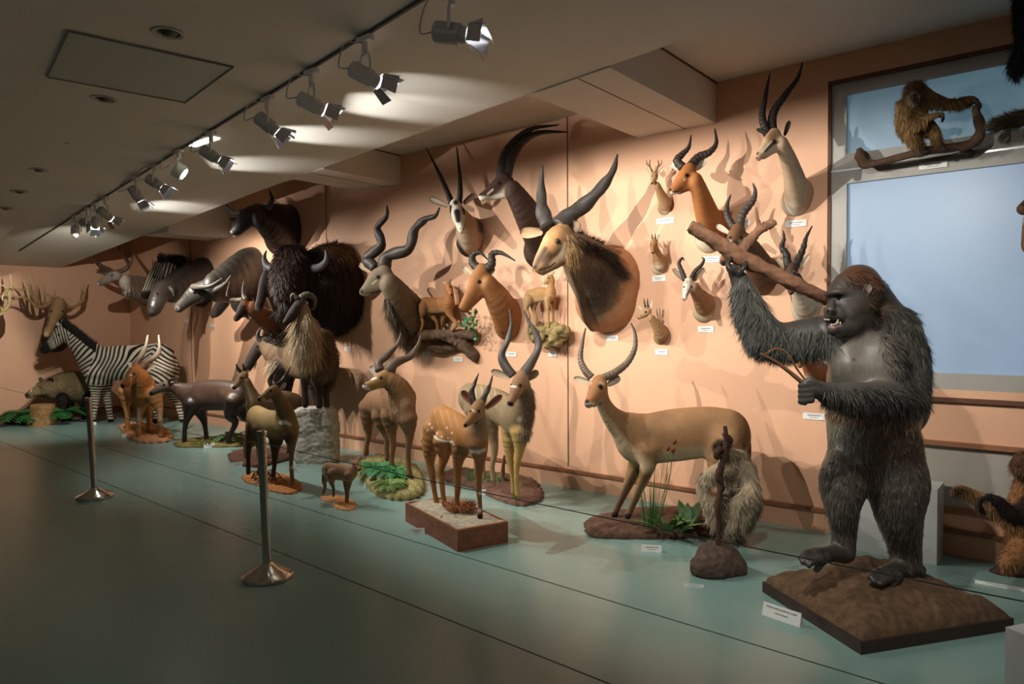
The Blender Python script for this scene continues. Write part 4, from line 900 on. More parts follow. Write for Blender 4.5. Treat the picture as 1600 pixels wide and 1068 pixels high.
# ---- bushbuck with cream flank -------------------------------------------------------
c = Cr('antelope', 'olive-brown antelope with a cream flank and straight horns right behind the foreground post', 'antelope', (456, 756), base_h=.03)
B = '8e6c40'
c.s_([(402, 652, .25, 19), (415, 660, .12, 21), (432, 664, .0, 22), (449, 668, -.1, 18)], 'b09058', w=.75)
c.s_([(450, 668, -.1, 18), (447, 650, -.1, 16), (440, 632, -.12, 12), (433, 618, -.14, 10)], '8a7048', w=.85, k=.04)
c.s_([(429, 609, -.14, 8.5), (422, 614, -.18, 8.5), (414, 619, -.22, 6), (406, 623, -.26, 4.2)], '9a7c4c', w=.85, k=.015)
for q, dz, cc in (([(454, 680, 12), (456, 700, 5), (455, 725, 3), (457, 754, 3.6)], -.15, '8a6c50'), ([(432, 682, 13), (430, 702, 6.5), (429, 722, 3.6), (427, 742, 3.6)], .02, '4c3726'), ([(398, 665, 13), (390, 690, 6), (388, 710, 3.6), (388, 738, 3.4)], .3, '4c3726'), ([(408, 670, 13), (405, 690, 6), (408, 708, 3.6), (405, 738, 3.4)], .12, '4c3726')):
    c.s_([(u, v, dz, r) for u, v, r in q], cc, k=.02)
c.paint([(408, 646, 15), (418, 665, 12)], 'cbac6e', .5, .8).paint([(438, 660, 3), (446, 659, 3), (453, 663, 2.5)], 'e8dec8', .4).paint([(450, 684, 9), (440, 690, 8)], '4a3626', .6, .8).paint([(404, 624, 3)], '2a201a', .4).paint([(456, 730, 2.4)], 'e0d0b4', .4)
c.paint([(412, 624, 3)], 'd8c8a8', .5, .7)
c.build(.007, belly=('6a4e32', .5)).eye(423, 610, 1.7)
c.horn([(425, 604, -.14), (422, 594, -.12), (429, 580, -.1), (438, 568, -.08)], 4, .7, 0, .1, '3f3630', 1.1).horn([(431, 605, -.12), (440, 596, -.08), (448, 584, -.05), (454, 572, -.03)], 4, .7, 0, .1, '3f3630', 1.1)
c.ear((437, 611, -.12), (447, 597, -.08), 4.5, '8a6c48', 'e6dccb')
sand_mound('sand_base', 'orange sand base under the olive-brown antelope behind the foreground post', 'display base', [(378, 746), (390, 740), (420, 740), (450, 744), (470, 756), (470, 766), (452, 772), (425, 768), (405, 760), (385, 754)], .025, 'a8703f', rough_=.004)
mb = MB()
for k in range(16):
    g = onz(392+2.6*k, 748+rng.random()*8, .02); a_ = rng.random()*3; mb.tube([g, g+np.array((cos(a_)*.05, sin(a_)*.05, .05+.06*rng.random())), g+np.array((cos(a_)*.12, sin(a_)*.12, .08*rng.random()))], .006, 6, 3)
tag(mb.build('twig_heap', M_ROCK, smooth=True, col=lin('7c6446')), 'heap of dry twigs on the orange sand base', 'twigs', None)
card(371, 728, 'white name card in front of the dark base left of the foreground post', .12, .05); card(456, 738, 'white name card at the foot of the grey rock pedestal', .13, .055); card(403, 758, 'white name card just right of the foreground post', .08, .04)
# ---- dark duiker ---------------------------------------------------------------------
c = Cr('antelope', 'dark glossy brown antelope with lowered head, walking left on a grassy base', 'antelope', (300, 690), base_h=.05)
B = '5b4438'
c.s_([(303, 620, .1, 22), (325, 617, .0, 24), (348, 617, -.15, 24), (368, 619, -.3, 23)], B, w=.66)
c.s_([(297, 616, .1, 17), (282, 609, .12, 11.5), (270, 604, .12, 8.5)], '644c3c', w=.8, k=.05)
c.s_([(266, 601, .12, 7.5), (256, 604, .12, 8), (245, 609, .12, 6), (237, 614, .12, 4.2)], '8a7868', w=.75, k=.02)
for q, dz in (([(300, 632, 13), (293, 652, 6), (289, 668, 3.6), (288, 688, 3.8)], .0), ([(310, 634, 13), (318, 654, 6), (321, 668, 3.6), (323, 685, 3.8)], .2), ([(366, 628, 15), (360, 648, 9), (368, 660, 5), (360, 678, 3.6), (357, 690, 3.8)], -.38), ([(374, 630, 15), (384, 650, 9), (396, 660, 5), (390, 676, 3.6), (387, 688, 3.8)], -.2)):
    c.s_([(u, v, dz, r) for u, v, r in q], '3b2a24', k=.03)
c.paint([(348, 612, 5), (366, 616, 9)], '8a6c46', .8, .5).paint([(310, 618, 8)], '7a6050', .9, .5).paint([(236, 615, 3)], '1e1815', .5)  # yellowish rump is coat colour; the shoulder highlight is painted in
c.build(.009, vmat('glossy_coat', rough=.4, bump=.2, spec=.5)).eye(256, 601, 1.5)
c.horn([(265, 597, .12), (272, 593, .13), (278, 592, .14)], 2.4, .6, 0, .1, '2a2420').horn([(263, 597, .05), (269, 592, .05), (275, 590, .06)], 2.4, .6, 0, .1, '2a2420')
c.ear((268, 600, .1), (277, 597, .1), 3.5, '5a463a', '9a8a7a')
sand_mound('grassy_base', 'long olive base with grass under the dark glossy antelope', 'display base', [(272, 694), (290, 688), (340, 684), (395, 684), (400, 694), (375, 698), (320, 699), (280, 699)], .045, '6e6238', rough_=.004)
fern('fern', 'dark green fern below the hind legs of the dark antelope', 'plant', (362, 686), 18, .26, '4a6b3a', base=.05)
grass('leafy_ground_cover', 'low leafy ground cover below the belly of the dark antelope', 'plant', (335, 690), 50, .09, '6e7a3c', spread=.26, base=.045, broad=True, lean=1.2)
card(327, 699, 'white name card in front of the dark antelope', .13, .06)
# ---- bongo ---------------------------------------------------------------------------
c = Cr('antelope', 'bright orange antelope with thick ivory-tipped horns in front of the zebra', 'antelope', (232, 680), base_h=.06)
B = 'cf8636'
c.s_([(212, 602, .55, 22), (216, 606, .25, 24), (224, 612, .0, 24)], B, w=.8)
c.s_([(224, 606, -.05, 20), (221, 592, -.15, 15), (216, 583, -.2, 11)], B, w=.85, k=.05)
c.s_([(214, 577, -.2, 9), (208, 587, -.28, 9.5), (200, 597, -.36, 7), (193, 602, -.42, 5)], 'b06e30', w=.85, k=.02)
for q, dz in (([(240, 618, 13), (249, 640, 6), (250, 656, 3.8), (251, 680, 4)], -.1), ([(220, 622, 13), (218, 642, 6), (217, 658, 3.8), (217, 680, 4)], -.05), ([(200, 612, 14), (197, 632, 6), (199, 646, 3.8), (199, 672, 4)], .5), ([(228, 612, 14), (232, 638, 6), (233, 650, 3.8), (233, 670, 4)], .4)):
    c.s_([(u, v, dz, r) for u, v, r in q], 'c8904c', k=.03)
for u in (205, 215, 240): c.paint([(u, 590, .7), (u-1, 620, .7)], 'f0dcb8', .8, .6)
c.paint([(192, 603, 3)], '2a201c', .4).paint([(250, 640, 3), (251, 664, 3)], 'e0cfae', .6, .7).paint([(217, 640, 3), (217, 660, 3)], 'e0cfae', .6, .7).paint([(203, 586, 1), (208, 584, 1)], 'f4ead4', .4)
c.build(.009, belly=('e0b070', .4)).eye(209, 584, 1.6)
c.horn([(211, 573, -.2), (218, 560, -.14), (227, 543, -.08), (231, 523, -.04)], 5, .8, 0, .1, '6a4c3c', 1.2, tipcol='e8dcc0').horn([(217, 577, -.18), (233, 564, -.1), (248, 549, -.02), (248, 523, .04)], 5.5, .8, 0, .1, '6a4c3c', 1.2, tipcol='e8dcc0')
c.ear((225, 579, -.15), (244, 568, -.1), 5.5, '8a5c38', 'd8c0a4').ear((208, 575, -.2), (201, 565, -.18), 4, '8a5c38', 'd8c0a4')
sand_mound('rocky_base', 'pinkish rocky base under the orange antelope', 'display base', [(186, 668), (200, 662), (240, 662), (265, 676), (268, 688), (240, 692), (212, 690), (195, 680)], .055, 'b5835e', rough_=.012)
card(196, 682, 'white name card at the left end of the rocky base', .08, .045)
# ---- zebra ---------------------------------------------------------------------------
c = Cr('zebra', 'black and white striped zebra standing sideways near the end wall', 'zebra', (160, 661))
B = 'd9cdb6'
c.s_([(156, 572, .0, 27), (180, 567, -.05, 27), (210, 566, -.12, 27), (246, 563, -.2, 28)], B, w=.62)
c.s_([(150, 566, 0, 25), (134, 548, .02, 19), (120, 534, .03, 14.5), (106, 522, .04, 12)], B, w=.7, k=.08)
c.s_([(101, 514, .04, 10), (93, 524, .03, 11.5), (81, 537, .02, 8.5), (70, 546, 0, 6.8)], B, w=.72, k=.03)
for q, dz in (([(152, 585, 19), (150, 606, 9), (149, 628, 5.6), (146, 650, 4), (142, 659, 4.6)], -.1), ([(162, 588, 17), (165, 608, 8), (169, 630, 5.2), (172, 650, 4), (173, 655, 4.6)], .12), ([(250, 578, 22), (248, 605, 12), (243, 622, 7), (244, 645, 4.6), (242, 668, 4.6)], -.35), ([(258, 578, 22), (264, 605, 11), (277, 628, 6), (281, 642, 4.4), (285, 655, 4.6)], .1)):
    c.s_([(u, v, dz, r) for u, v, r in q], B, k=.04)
c.s_([(268, 548, -.15, 3), (274, 566, -.15, 3), (273, 590, -.15, 3.5), (270, 612, -.15, 4)], B)
cz = c
def zstripe(V, N, col):
    rel = V-CAM; zv = rel @ fw; u = 800+F_PX*(rel @ RT)/zv; v = 534-F_PX*(rel @ UP)/zv
    ph = np.zeros(len(V)); wgt = np.zeros(len(V))
    def zone(cu, cv, r, f): 
        nonlocal ph, wgt
        w_ = np.exp(-(((u-cu)/r[0])**2+((v-cv)/r[1])**2)*1.6); ph += w_*f; wgt += w_
    # stripe phase fields: neck across its axis, flank vertical bending into the rump, legs horizontal
    s = np.where(v > 600, 1, 0)
    along = (u-100)*.66+(v-515)*.75
    neck = along/6.3
    flank = (u-150)/7.2+8.6+.06*(v-566)+.012*np.clip(u-200, 0, 99)*(v-566)/3.
    rump = (v*1.0-.45*(u-235)-520)/6.8+14
    leg = v/4.4
    wn = np.clip((150-u+(566-v)*.3)/14, 0, 1); wr = np.clip((u-226+(v-560)*.5)/10, 0, 1)*1.
    wl = np.clip((v-598)/6, 0, 1)
    neckp = neck; body = np.where(wn > .5, neckp, np.where(wr > .5, rump, flank)); p = np.where(wl > .5, leg, body)
    p = p+.25*np.sin(v/7.)+.2*np.sin(u/9.)
    head = (u < 108) & (v < 556); hp = ((u-100)*.75+(v-515)*-.2)/3.3; hp = np.where(u < 84, ((v-530)*.9+(u-80)*.3)/3., hp)
    p = np.where(head, hp, p)
    st = np.clip((np.sin(2*pi*p)+.12)/.35, -1, 1)*.5+.5
    k = np.array(lin('1d1917')); w = np.array(lin('ddd1ba'))
    c_ = k*(1-st[:, None])+w*st[:, None]
    muz = np.clip((80-u+(v-540)*.5)/5, 0, 1)[:, None]; c_ = c_*(1-muz)+k*muz
    hf = np.clip((v-653)/3, 0, 1)[:, None]*(u < 300)[:, None]; c_ = c_*(1-hf)+k*1.2*hf
    return c_
c.build(.0095, fn=zstripe).eye(92, 523, 1.5)
c.fur(3500, .09, .008, where=lambda q: ((q[:, 2]*0+1)*0+np.array([1.0 if (lambda u, v: abs((v-(506+(u-98)*.78))) < 5 and 98 < u < 150)(*px_of(p)) else 0.0 for p in q])), comb=(0, 0, 1), lift=1.4, col='2a2420', cvar=.5, droop=-.1, name='mane')
c.ear((96, 510, 0), (82, 499, -.02), 5, 'd0c8b8', 'e0d8c8', rim='2a2420').ear((104, 510, .06), (97, 498, .06), 5, 'd0c8b8', 'e0d8c8', rim='2a2420')
card(146, 663, 'white name card by the front hoof of the zebra', .08, .045)
# ---- warthog -------------------------------------------------------------------------
c = Cr('boar', 'grey-brown bristly boar beside the zebra, head over a stump', 'boar', (112, 652), z=11.75)
c.s_([(88, 606, .0, 18), (104, 603, .08, 22), (122, 605, .12, 23), (140, 612, .15, 20)], '9c8860', w=.75)
c.s_([(84, 606, 0, 15), (72, 606, -.1, 12.5), (58, 611, -.25, 8.5), (45, 617, -.35, 5.6)], '8f7a56', w=.8, k=.05)
for u, dz in ((98, -.1), (108, .15), (132, .2), (140, 0)): c.s_([(u, 622, dz, 9), (u, 640, dz, 5), (u+1, 655, dz, 4)], '2a221c', k=.03)
c.paint([(92, 628, 5), (140, 634, 5)], '2c241c', .7, .7).paint([(43, 617, 3.2)], '2a211c', .4)
c.build(.011, M_SHAG).eye(63, 604, 1.4)
c.fur(6000, .06, .007, where=[[(70, 602, 12), (110, 600, 24), (140, 610, 20)]], comb=(.8, 0, -.3), lift=.3)
c.ear((74, 600, -.15), (82, 591, -.15), 6, '241c18', '2c221c').ear((66, 598, .0), (62, 589, .0), 4, '5a4a38', '6a5640')
c.horn([(50, 618, -.35), (48, 612, -.36), (50, 607, -.36)], 1.3, .4, col='d8ccb0', name='tusk')
mb = MB(); g = CAM+ray(66, 656)*11.3; g[2] = 0; mb.lathe([(.22, 0), (.2, .1), (.17, .2), (.18, .3), (.16, .33), (.02, .335)], g, n=20)
v_ = np.concatenate(mb.V); v_[:, 0] += .03*np.sin(v_[:, 2]*23+v_[:, 1]*17); mb.V = [v_]; tag(mb.build('tree_stump', M_ROCK, smooth=True, col=lin('8a6a44'), sharp=50), 'brown tree stump below the boar head', 'stump')
for u, v, wh in ((36, 655, 'left of the stump'), (52, 657, 'in front of the stump'), (92, 652, 'right of the stump')):
    fern('fern', 'dark green fern '+wh+' at the end wall', 'plant', (u, v), 16, .42, '2a6430', z=11.45)
for u, v, r, wh in ((6, 655, .13, 'leftmost, at the picture edge'), (17, 657, .1, 'left of the ferns')):
    g = CAM+ray(u, v)*11.9; g[2] = r*.5; g[0] = max(g[0], XE+.25); boulder('floor_rock', 'small brown rock by the end wall, '+wh, 'rock', [g, g+np.array((.08, .05, -.02))], [r, r*.8], '6b5540', .012, 20)
# ================================================================ heads mounted on the walls (third value = distance off the wall)
HG = 'wall-mounted heads'
def T(label, at, cat='mounted head', name='antelope_trophy', wall=True): return Creature(name, label, cat, at, wall=wall)
# eland
c = T('largest mounted antelope head, grey-brown with heavy spiral horns and dark neck, centre of the wall', (955, 450))
c.s_([(953, 438, -.02, 55), (950, 468, -.02, 52)], 'c48a5a', w=1., L=ZUP*0+unit(RT), k=.05)
c.s_([(945, 448, .10, 58), (930, 430, .30, 51), (912, 410, .52, 41), (898, 394, .72, 31), (886, 384, .86, 24)], '8d7860', w=.72, k=.06)
c.s_([(879, 364, .88, 16), (868, 375, .98, 19), (854, 394, 1.06, 14.5), (842, 414, 1.12, 10.5)], 'b58a5c', w=.85, k=.03)
c.s_([(884, 392, .86, 18), (866, 408, .98, 12.5), (848, 423, 1.08, 7)], 'a48a68', w=.85, k=.04)
c.s_([(893, 415, .8, 9), (905, 450, .55, 10), (915, 492, .3, 10), (925, 508, .12, 9)], '7d6852', w=.6, k=.05)
c.paint([(940, 440, 24), (930, 470, 19)], '4a3a30', .6, .9).paint([(920, 405, 12), (930, 440, 14)], '6e5a4a', .7, .6).paint([(868, 368, 8), (860, 385, 5)], 'c08a50', .6, .6).paint([(858, 398, 5), (850, 408, 4)], '5a4840', .5, .8).paint([(880, 384, 5), (876, 396, 6)], 'd8c4a4', .7, .5).paint([(858, 362, 5), (866, 352, 5)], '9a6a3c', .7, .6).paint([(850, 412, 5), (864, 404, 5)], 'cdb492', .8, .5)
c.paint([(836, 417, 3.4)], '4a3c38', .4).paint([(843, 422, 1), (860, 416, 1), (868, 410, .8)], '2e2420', .5).paint([(985, 440, 12), (975, 480, 14), (950, 508, 12)], 'c99468', .5, .8)
c.paint([(852, 388, 3.5), (844, 402, 4.5), (838, 412, 4)], '3a3230', .6, .8)
c.build(.0075, lump=.002, lumpf=30).eye(872, 377, 3.3)
c.fur(3000, .09, .005, where=[[(895, 372, 6), (925, 385, 7), (955, 400, 7), (972, 425, 6)]], comb=(1, 0, -.3), lift=.6, col='3c2c22', cvar=.5)
c.fur(2600, .12, .004, where=[[(893, 372, 9), (897, 400, 8)]], comb=(0, 0, -1), col='a5855c', lift=.1)
c.fur(4000, .05, .004, where=[[(940, 440, 36)]], comb=(.5, 0, -1), lift=.12)
c.horn([(857, 354, .9), (848, 330, .86), (846, 300, .82), (847, 259, .8)], 12, 1.5, 0, .1, '35302d', 1.4, tipcol='33302c').horn([(873, 353, .88), (893, 335, .78), (918, 316, .7), (943, 289, .64), (958, 266, .6), (965, 241, .58)], 13, 1.4, 0, .1, '35302d', 2, tipcol='33302c')
c.ear((846, 362, .9), (812, 364, .95), 12, 'a07c54', 'b08c66', rim='c4aa8c').ear((890, 366, .82), (903, 345, .8), 13, 'a07c54', 'b89c80', rim='3a2c26')
# kob
c = T('bright chestnut mounted antelope head with ridged lyre horns, above the raised branch', (1115, 360))
B = 'bb7636'
c.s_([(1118, 352, -.02, 24), (1110, 372, -.02, 24)], B, k=.04)
c.s_([(1112, 354, .08, 26), (1103, 330, .25, 22), (1094, 302, .42, 17), (1087, 284, .5, 14.5)], B, w=.75, k=.05)
c.s_([(1077, 266, .5, 12), (1071, 277, .54, 13.5), (1060, 289, .6, 9.5), (1052, 297, .64, 6.8)], B, w=.8, k=.025)
c.s_([(1082, 285, .5, 10), (1062, 298, .58, 5.5)], B, w=.8, k=.03)
c.paint([(1047, 296, 2.5)], '2a1c16', .4).paint([(1049, 302, 2.6), (1062, 303, 2.6)], 'e8dac0', .4).paint([(1051, 300, .8), (1060, 299, .7)], '2a1c16', .4).paint([(1092, 380, 14), (1105, 392, 12)], 'e6d6b8', .5, .9).paint([(1069, 281, 2)], 'e0c49c', .5, .6)
c.build(.006).eye(1073.5, 274, 2.8)
c.horn([(1067, 262, .5), (1058, 251, .5), (1066, 241, .47), (1076, 230, .44), (1080, 211, .42)], 7, 1, 10, .16, '352c27').horn([(1078, 261, .48), (1091, 246, .42), (1108, 238, .38), (1119, 224, .35), (1117, 201, .33)], 7.5, 1, 11, .16, '352c27')
c.ear((1062, 265, .5), (1048, 254, .48), 6, 'b87838', 'e6d8c2').ear((1088, 264, .44), (1103, 246, .4), 8.5, 'b87838', 'efe4d2', rim='c49868')
# gazelle, upper right
c = T('pale long-necked mounted gazelle head with very tall ringed horns, highest beside the window', (1247, 310))
B = 'c5a988'
c.s_([(1249, 302, -.02, 23), (1244, 316, -.02, 23)], B, k=.04)
c.s_([(1246, 302, .08, 25), (1239, 272, .28, 19), (1230, 246, .45, 15.5), (1222, 226, .56, 13)], B, w=.75, k=.05)
c.s_([(1210, 211, .58, 11), (1203, 222, .62, 12), (1192, 237, .68, 8), (1185, 246, .72, 5.6)], 'c8a884', w=.8, k=.025)
c.s_([(1212, 228, .58, 9), (1194, 243, .66, 5)], 'd8c4a8', w=.8, k=.03)
c.paint([(1203, 215, 6), (1208, 207, 5)], '9c6a40', .5, .8).paint([(1210, 222, 2.2), (1196, 236, 1.6)], '3a2a20', .5, .9).paint([(1205, 221, 1.2), (1190, 238, 1.2)], 'f0e6d4', .4).paint([(1183, 239, 2.4)], '2a201a', .4).paint([(1183, 247, 1.8)], '3a2c24', .4).paint([(1235, 330, 14), (1250, 336, 10)], 'e6dac4', .6, .8)
c.build(.006).eye(1210.5, 221.5, 2.8)
c.horn([(1199, 210, .58), (1191, 182, .56), (1196, 150, .54), (1203, 114, .52)], 6.5, 1, 15, .14, '332b27').horn([(1207, 210, .55), (1208, 178, .5), (1228, 147, .46), (1246, 123, .44), (1254, 97, .42)], 7.2, 1, 17, .14, '332b27')
c.ear((1226, 211, .5), (1234, 188, .48), 5, '4a3a2e', '2e2620').ear((1198, 209, .62), (1182, 201, .62), 4, '4a3a2e', '2e2620')
# damaliscine head half hidden behind the raised branch
c = T('brown mounted antelope head with white face patches, half hidden behind the raised branch', (1195, 430))
B = '8a623e'
c.s_([(1196, 428, -.02, 26), (1193, 440, -.02, 22)], B, k=.04)
c.s_([(1190, 425, .1, 27), (1178, 400, .28, 21), (1166, 380, .42, 16)], '6e4c34', w=.8, k=.05)
c.s_([(1153, 360, .46, 12), (1148, 372, .5, 13), (1139, 392, .58, 10), (1131, 408, .64, 7.5)], B, w=.85, k=.03)
c.paint([(1140, 378, 4)], 'd8ccbb', .6, .6).paint([(1157, 378, 4)], 'd8ccbb', .6, .6).paint([(1148, 382, 5), (1143, 392, 4)], '1f1a18', .5).paint([(1129, 410, 4)], '2a2422', .4)
c.build(.007).eye(1141, 371, 2).eye(1158, 371, 2)
c.horn([(1146, 355, .46), (1137, 338, .45), (1136, 320, .43), (1142, 304, .42)], 6, 1, 8, .14, '3a332e').horn([(1155, 355, .44), (1161, 334, .4), (1176, 314, .36), (1180, 299, .34), (1176.5, 286, .33)], 6.8, 1, 12, .16, '453c36')
c.ear((1139, 364, .46), (1119, 351, .46), 6, '9a7a56', 'd8c8b0').ear((1162, 360, .42), (1170, 341, .4), 5.5, '6a4c34', 'e0d6c6')
# blackbuck
c = T('dark mounted antelope head with corkscrew horns and white chest, nearest the window', (1262, 480))
c.s_([(1264, 474, -.02, 22), (1260, 484, -.02, 22)], 'd8ccb8', k=.04)
c.s_([(1258, 474, .08, 22), (1250, 455, .22, 16), (1244, 438, .34, 12)], 'cabda6', w=.8, k=.03)
c.s_([(1238, 420, .4, 10), (1236, 430, .44, 10.5), (1236, 446, .5, 8), (1236, 455, .53, 5.6)], '5a4232', w=.85, k=.02)
c.paint([(1245, 430, 10), (1250, 448, 11)], '4a362a', .4).paint([(1241, 426, 3)], 'd0c4b0', .6, .5)
c.build(.006).eye(1241, 427, 2.2)
for pts in ([(1231, 417, .4), (1229, 398, .38), (1222, 386, .36), (1225, 373, .35), (1224, 360, .34)], [(1241, 418, .38), (1250, 400, .34), (1256, 385, .32), (1260, 370, .3), (1269, 353, .28)]): c.horn(pts, 5.5, .8, 0, .1, '2a2622', 3.2)
c.ear((1228, 418, .4), (1213, 402, .4), 4.8, '7a5c42', 'b8a088').ear((1249, 419, .36), (1265, 397, .34), 5, '7a5c42', 'c8b49c')
# springbok
c = T('small mounted antelope head with white face and inward-hooked horns, over its own card', (1102, 480))
c.s_([(1104, 476, -.02, 18), (1101, 486, -.02, 18)], 'd6c2a2', k=.03)
c.s_([(1100, 474, .08, 18), (1091, 461, .2, 12), (1084, 450, .28, 9)], 'a87c54', w=.8, k=.03)
c.s_([(1076, 441, .3, 8), (1074, 448, .33, 8.5), (1071, 459, .38, 5.6), (1069.5, 466, .42, 4)], 'e2d6c6', w=.85, k=.015)
c.paint([(1078, 452, 1), (1073, 461, .8)], '5a4030', .5).paint([(1067.5, 467, 1.4)], '2a2018', .4).paint([(1073, 440, 3)], 'a8805c', .5, .6).paint([(1107, 470, 10), (1108, 482, 8)], 'a57a52', .5, .8)
c.build(.005).eye(1080, 448, 1.7).eye(1068.6, 448, 1.3)
c.horn([(1071, 438, .3), (1066, 425, .29), (1061, 411, .28), (1066, 403, .28), (1069, 407, .28)], 4, .6, 9, .15, '2e2824').horn([(1079, 438, .28), (1086, 424, .25), (1096, 414, .23), (1100, 405, .22), (1096, 402, .22)], 4, .6, 9, .15, '2e2824')
c.ear((1069, 438, .3), (1051, 419, .3), 5.5, 'a88868', '9a8470').ear((1083, 439, .26), (1101, 418, .24), 6, 'a88868', '8a7460')
# three little ones
c = T('tiny mounted deer head with branched antlers, top of the column of little heads', (1040, 322))
c.s_([(1041, 320, -.02, 12), (1040, 325, -.02, 12)], 'b58e62', k=.02).s_([(1040, 318, .05, 11), (1033, 304, .12, 8), (1027, 290, .19, 5.8)], 'b58e62', w=.8, k=.02).s_([(1023, 273, .2, 6), (1022, 278, .22, 6), (1019, 285, .26, 3.2)], 'b8966a', w=.85, k=.012)
c.paint([(1018.5, 286, 1.3)], '2a2018', .4).paint([(1042, 332, 6)], 'e0d2b8', .5, .8)
c.build(.004).eye(1026, 275, 1.1).eye(1018.5, 275, .9)
for sx in (-1, 1):
    c.horn([(1022+sx*3, 268, .2), (1022+sx*7, 258, .2), (1022+sx*6, 249, .2)], 1.6, .5, 0, .1, '6a4a32', name='antler').horn([(1022+sx*7, 260, .2), (1022+sx*11, 256, .2), (1022+sx*12, 250, .2)], 1.1, .4, 0, .1, '6a4a32', name='antler')
c.ear((1017, 270, .2), (1011, 262, .2), 3.2, 'a88458', 'd8c4a4').ear((1028, 270, .19), (1037, 261, .18), 3.6, 'a88458', 'e0ccb0')
c = T('tiny mounted antelope head with two short spike horns, middle of the column of little heads', (1032, 414))
c.s_([(1032, 412, -.02, 13), (1031, 417, -.02, 13)], 'c8aa80', k=.02).s_([(1031, 410, .05, 13), (1027, 398, .12, 8.5), (1024, 388, .17, 6.2)], 'b88c5c', w=.8, k=.02).s_([(1022, 378, .18, 6.3), (1021, 384, .2, 6.2), (1020, 393, .25, 3.4)], 'b08050', w=.85, k=.012)
c.paint([(1019.6, 395, 1.5)], '2a2018', .4).paint([(1028, 420, 9)], 'e4d4b8', .5, .8).paint([(1022, 384, 1.6), (1021, 390, 1.2)], '7a5236', .5, .7)
c.build(.004).eye(1026, 382, 1.2).eye(1017, 382, 1)
c.horn([(1020, 373, .18), (1018, 365, .18)], 1.5, .4, 0, .1, '2e2824').horn([(1024, 373, .18), (1024, 364, .18)], 1.5, .4, 0, .1, '2e2824')
c.ear((1017, 376, .18), (1008, 368, .18), 3.2, 'a08058', 'd8c4a4').ear((1027, 376, .17), (1031, 366, .16), 3.2, 'a08058', 'e0ccb0')
c = T('tiny mounted antelope head looking left, lowest of the column of little heads', (1034, 522))
c.s_([(1035, 518, -.02, 13), (1034, 526, -.02, 13)], 'b08a60', k=.02).s_([(1033, 520, .06, 13), (1026, 508, .13, 9), (1018, 497, .19, 6)], 'b48c60', w=.8, k=.02).s_([(1012, 486, .2, 6), (1007, 490, .21, 5.6), (999, 496, .24, 3)], 'b89466', w=.8, k=.012)
c.paint([(997, 497, 1.4)], '2a2018', .4).paint([(1001, 493, 1.2)], '6a4a32', .5, .8)
c.build(.004).eye(1009, 487, 1.3)
c.horn([(1009, 480, .2), (1007, 473, .2), (1006, 466, .2)], 1.6, .4, 0, .1, '2e2824').horn([(1013, 480, .19), (1012, 473, .19), (1011.5, 466, .19)], 1.6, .4, 0, .1, '2e2824')
c.ear((1016, 481, .19), (1018, 468, .18), 3.2, 'a08058', 'e8dcc6').ear((1003, 484, .2), (997, 477, .2), 2.6, 'a08058', 'e8dcc6')
# hartebeest
c = T('long-faced russet mounted head with hooked ringed horns, right of the driftwood bracket', (795, 500))
B = 'b07843'
c.s_([(796, 492, -.02, 27), (796, 508, -.02, 24)], B, k=.04)
c.s_([(792, 495, .08, 28), (781, 473, .24, 25), (770, 455, .36, 19), (764, 445, .42, 16)], B, w=.72, k=.05)
c.s_([(754, 423, .46, 12), (748, 436, .49, 14), (738, 456, .56, 10.5), (724, 480, .64, 7.5)], B, w=.75, k=.03)
c.s_([(758, 445, .44, 12), (728, 482, .6, 6)], B, w=.72, k=.03)
c.paint([(717, 484, 3), (722, 490, 3)], '3a2a22', .5, .9).paint([(757, 437, 5), (750, 446, 4)], 'c8965c', .6, .5)
c.build(.007).eye(749, 440, 2.4)
c.horn([(749, 420, .46), (739, 411, .46), (739, 399, .45), (749, 394, .43), (762, 405, .4)], 7, 1, 9, .17, '3a342f').horn([(758, 422, .44), (768, 412, .42), (769, 397, .4), (783, 395, .37), (805, 407, .33)], 7.5, 1, 10, .17, '3a342f')
c.ear((739, 430, .46), (723, 417, .46), 6, 'a07448', 'd8c4a4').ear((763, 434, .42), (771, 416, .4), 6.5, 'a07448', 'd8c8ae')
# greater kudu
c = T('grey mounted antelope head with long open corkscrew horns and shaggy throat', (658, 515))
B = '85755f'
c.s_([(660, 505, -.02, 34), (655, 520, -.02, 30)], B, k=.05)
c.s_([(652, 505, .1, 36), (636, 484, .32, 31), (620, 460, .52, 24), (610, 446, .62, 19)], B, w=.68, k=.06)
c.s_([(600, 427, .66, 13), (590, 434, .7, 14), (578, 446, .76, 9.5), (568, 456, .82, 6.6)], B, w=.78, k=.03)
c.s_([(600, 442, .66, 12), (576, 455, .78, 6)], B, w=.75, k=.03)
c.paint([(565, 455, 3)], '2e2824', .4).paint([(568, 462, 2), (578, 460, 1.5)], 'cfc4b2', .5).paint([(588, 438, 1.2), (582, 443, 1)], 'cfc4b2', .5)
c.build(.0085, M_FUR).eye(591, 432.5, 2.2)
c.fur(4200, .17, .005, where=[[(602, 470, 6), (618, 500, 8), (640, 532, 8)]], col='5c4c3c', lift=.35, cvar=.4)
c.fur(3000, .04, .004, where=[[(625, 470, 22), (645, 500, 28)]], comb=(.6, 0, -1), lift=.15)
c.horn([(588, 420, .66), (574, 403, .66), (596, 383, .64), (590, 356, .62), (604, 338, .6), (605, 321, .58)], 8.5, 1, 0, .1, '352e29', 2.6, tipcol='2c2623').horn([(597, 420, .64), (608, 399, .58), (638, 389, .52), (648, 359, .48), (664, 343, .45), (680, 337, .43), (687, 324, .42)], 9, 1, 0, .1, '352e29', 2.8, tipcol='2c2623')
c.ear((580, 424, .66), (561, 411, .66), 7.5, '8a7458', 'cdb48e').ear((605, 430, .6), (606, 404, .58), 8, '8a7458', 'cdb48e')
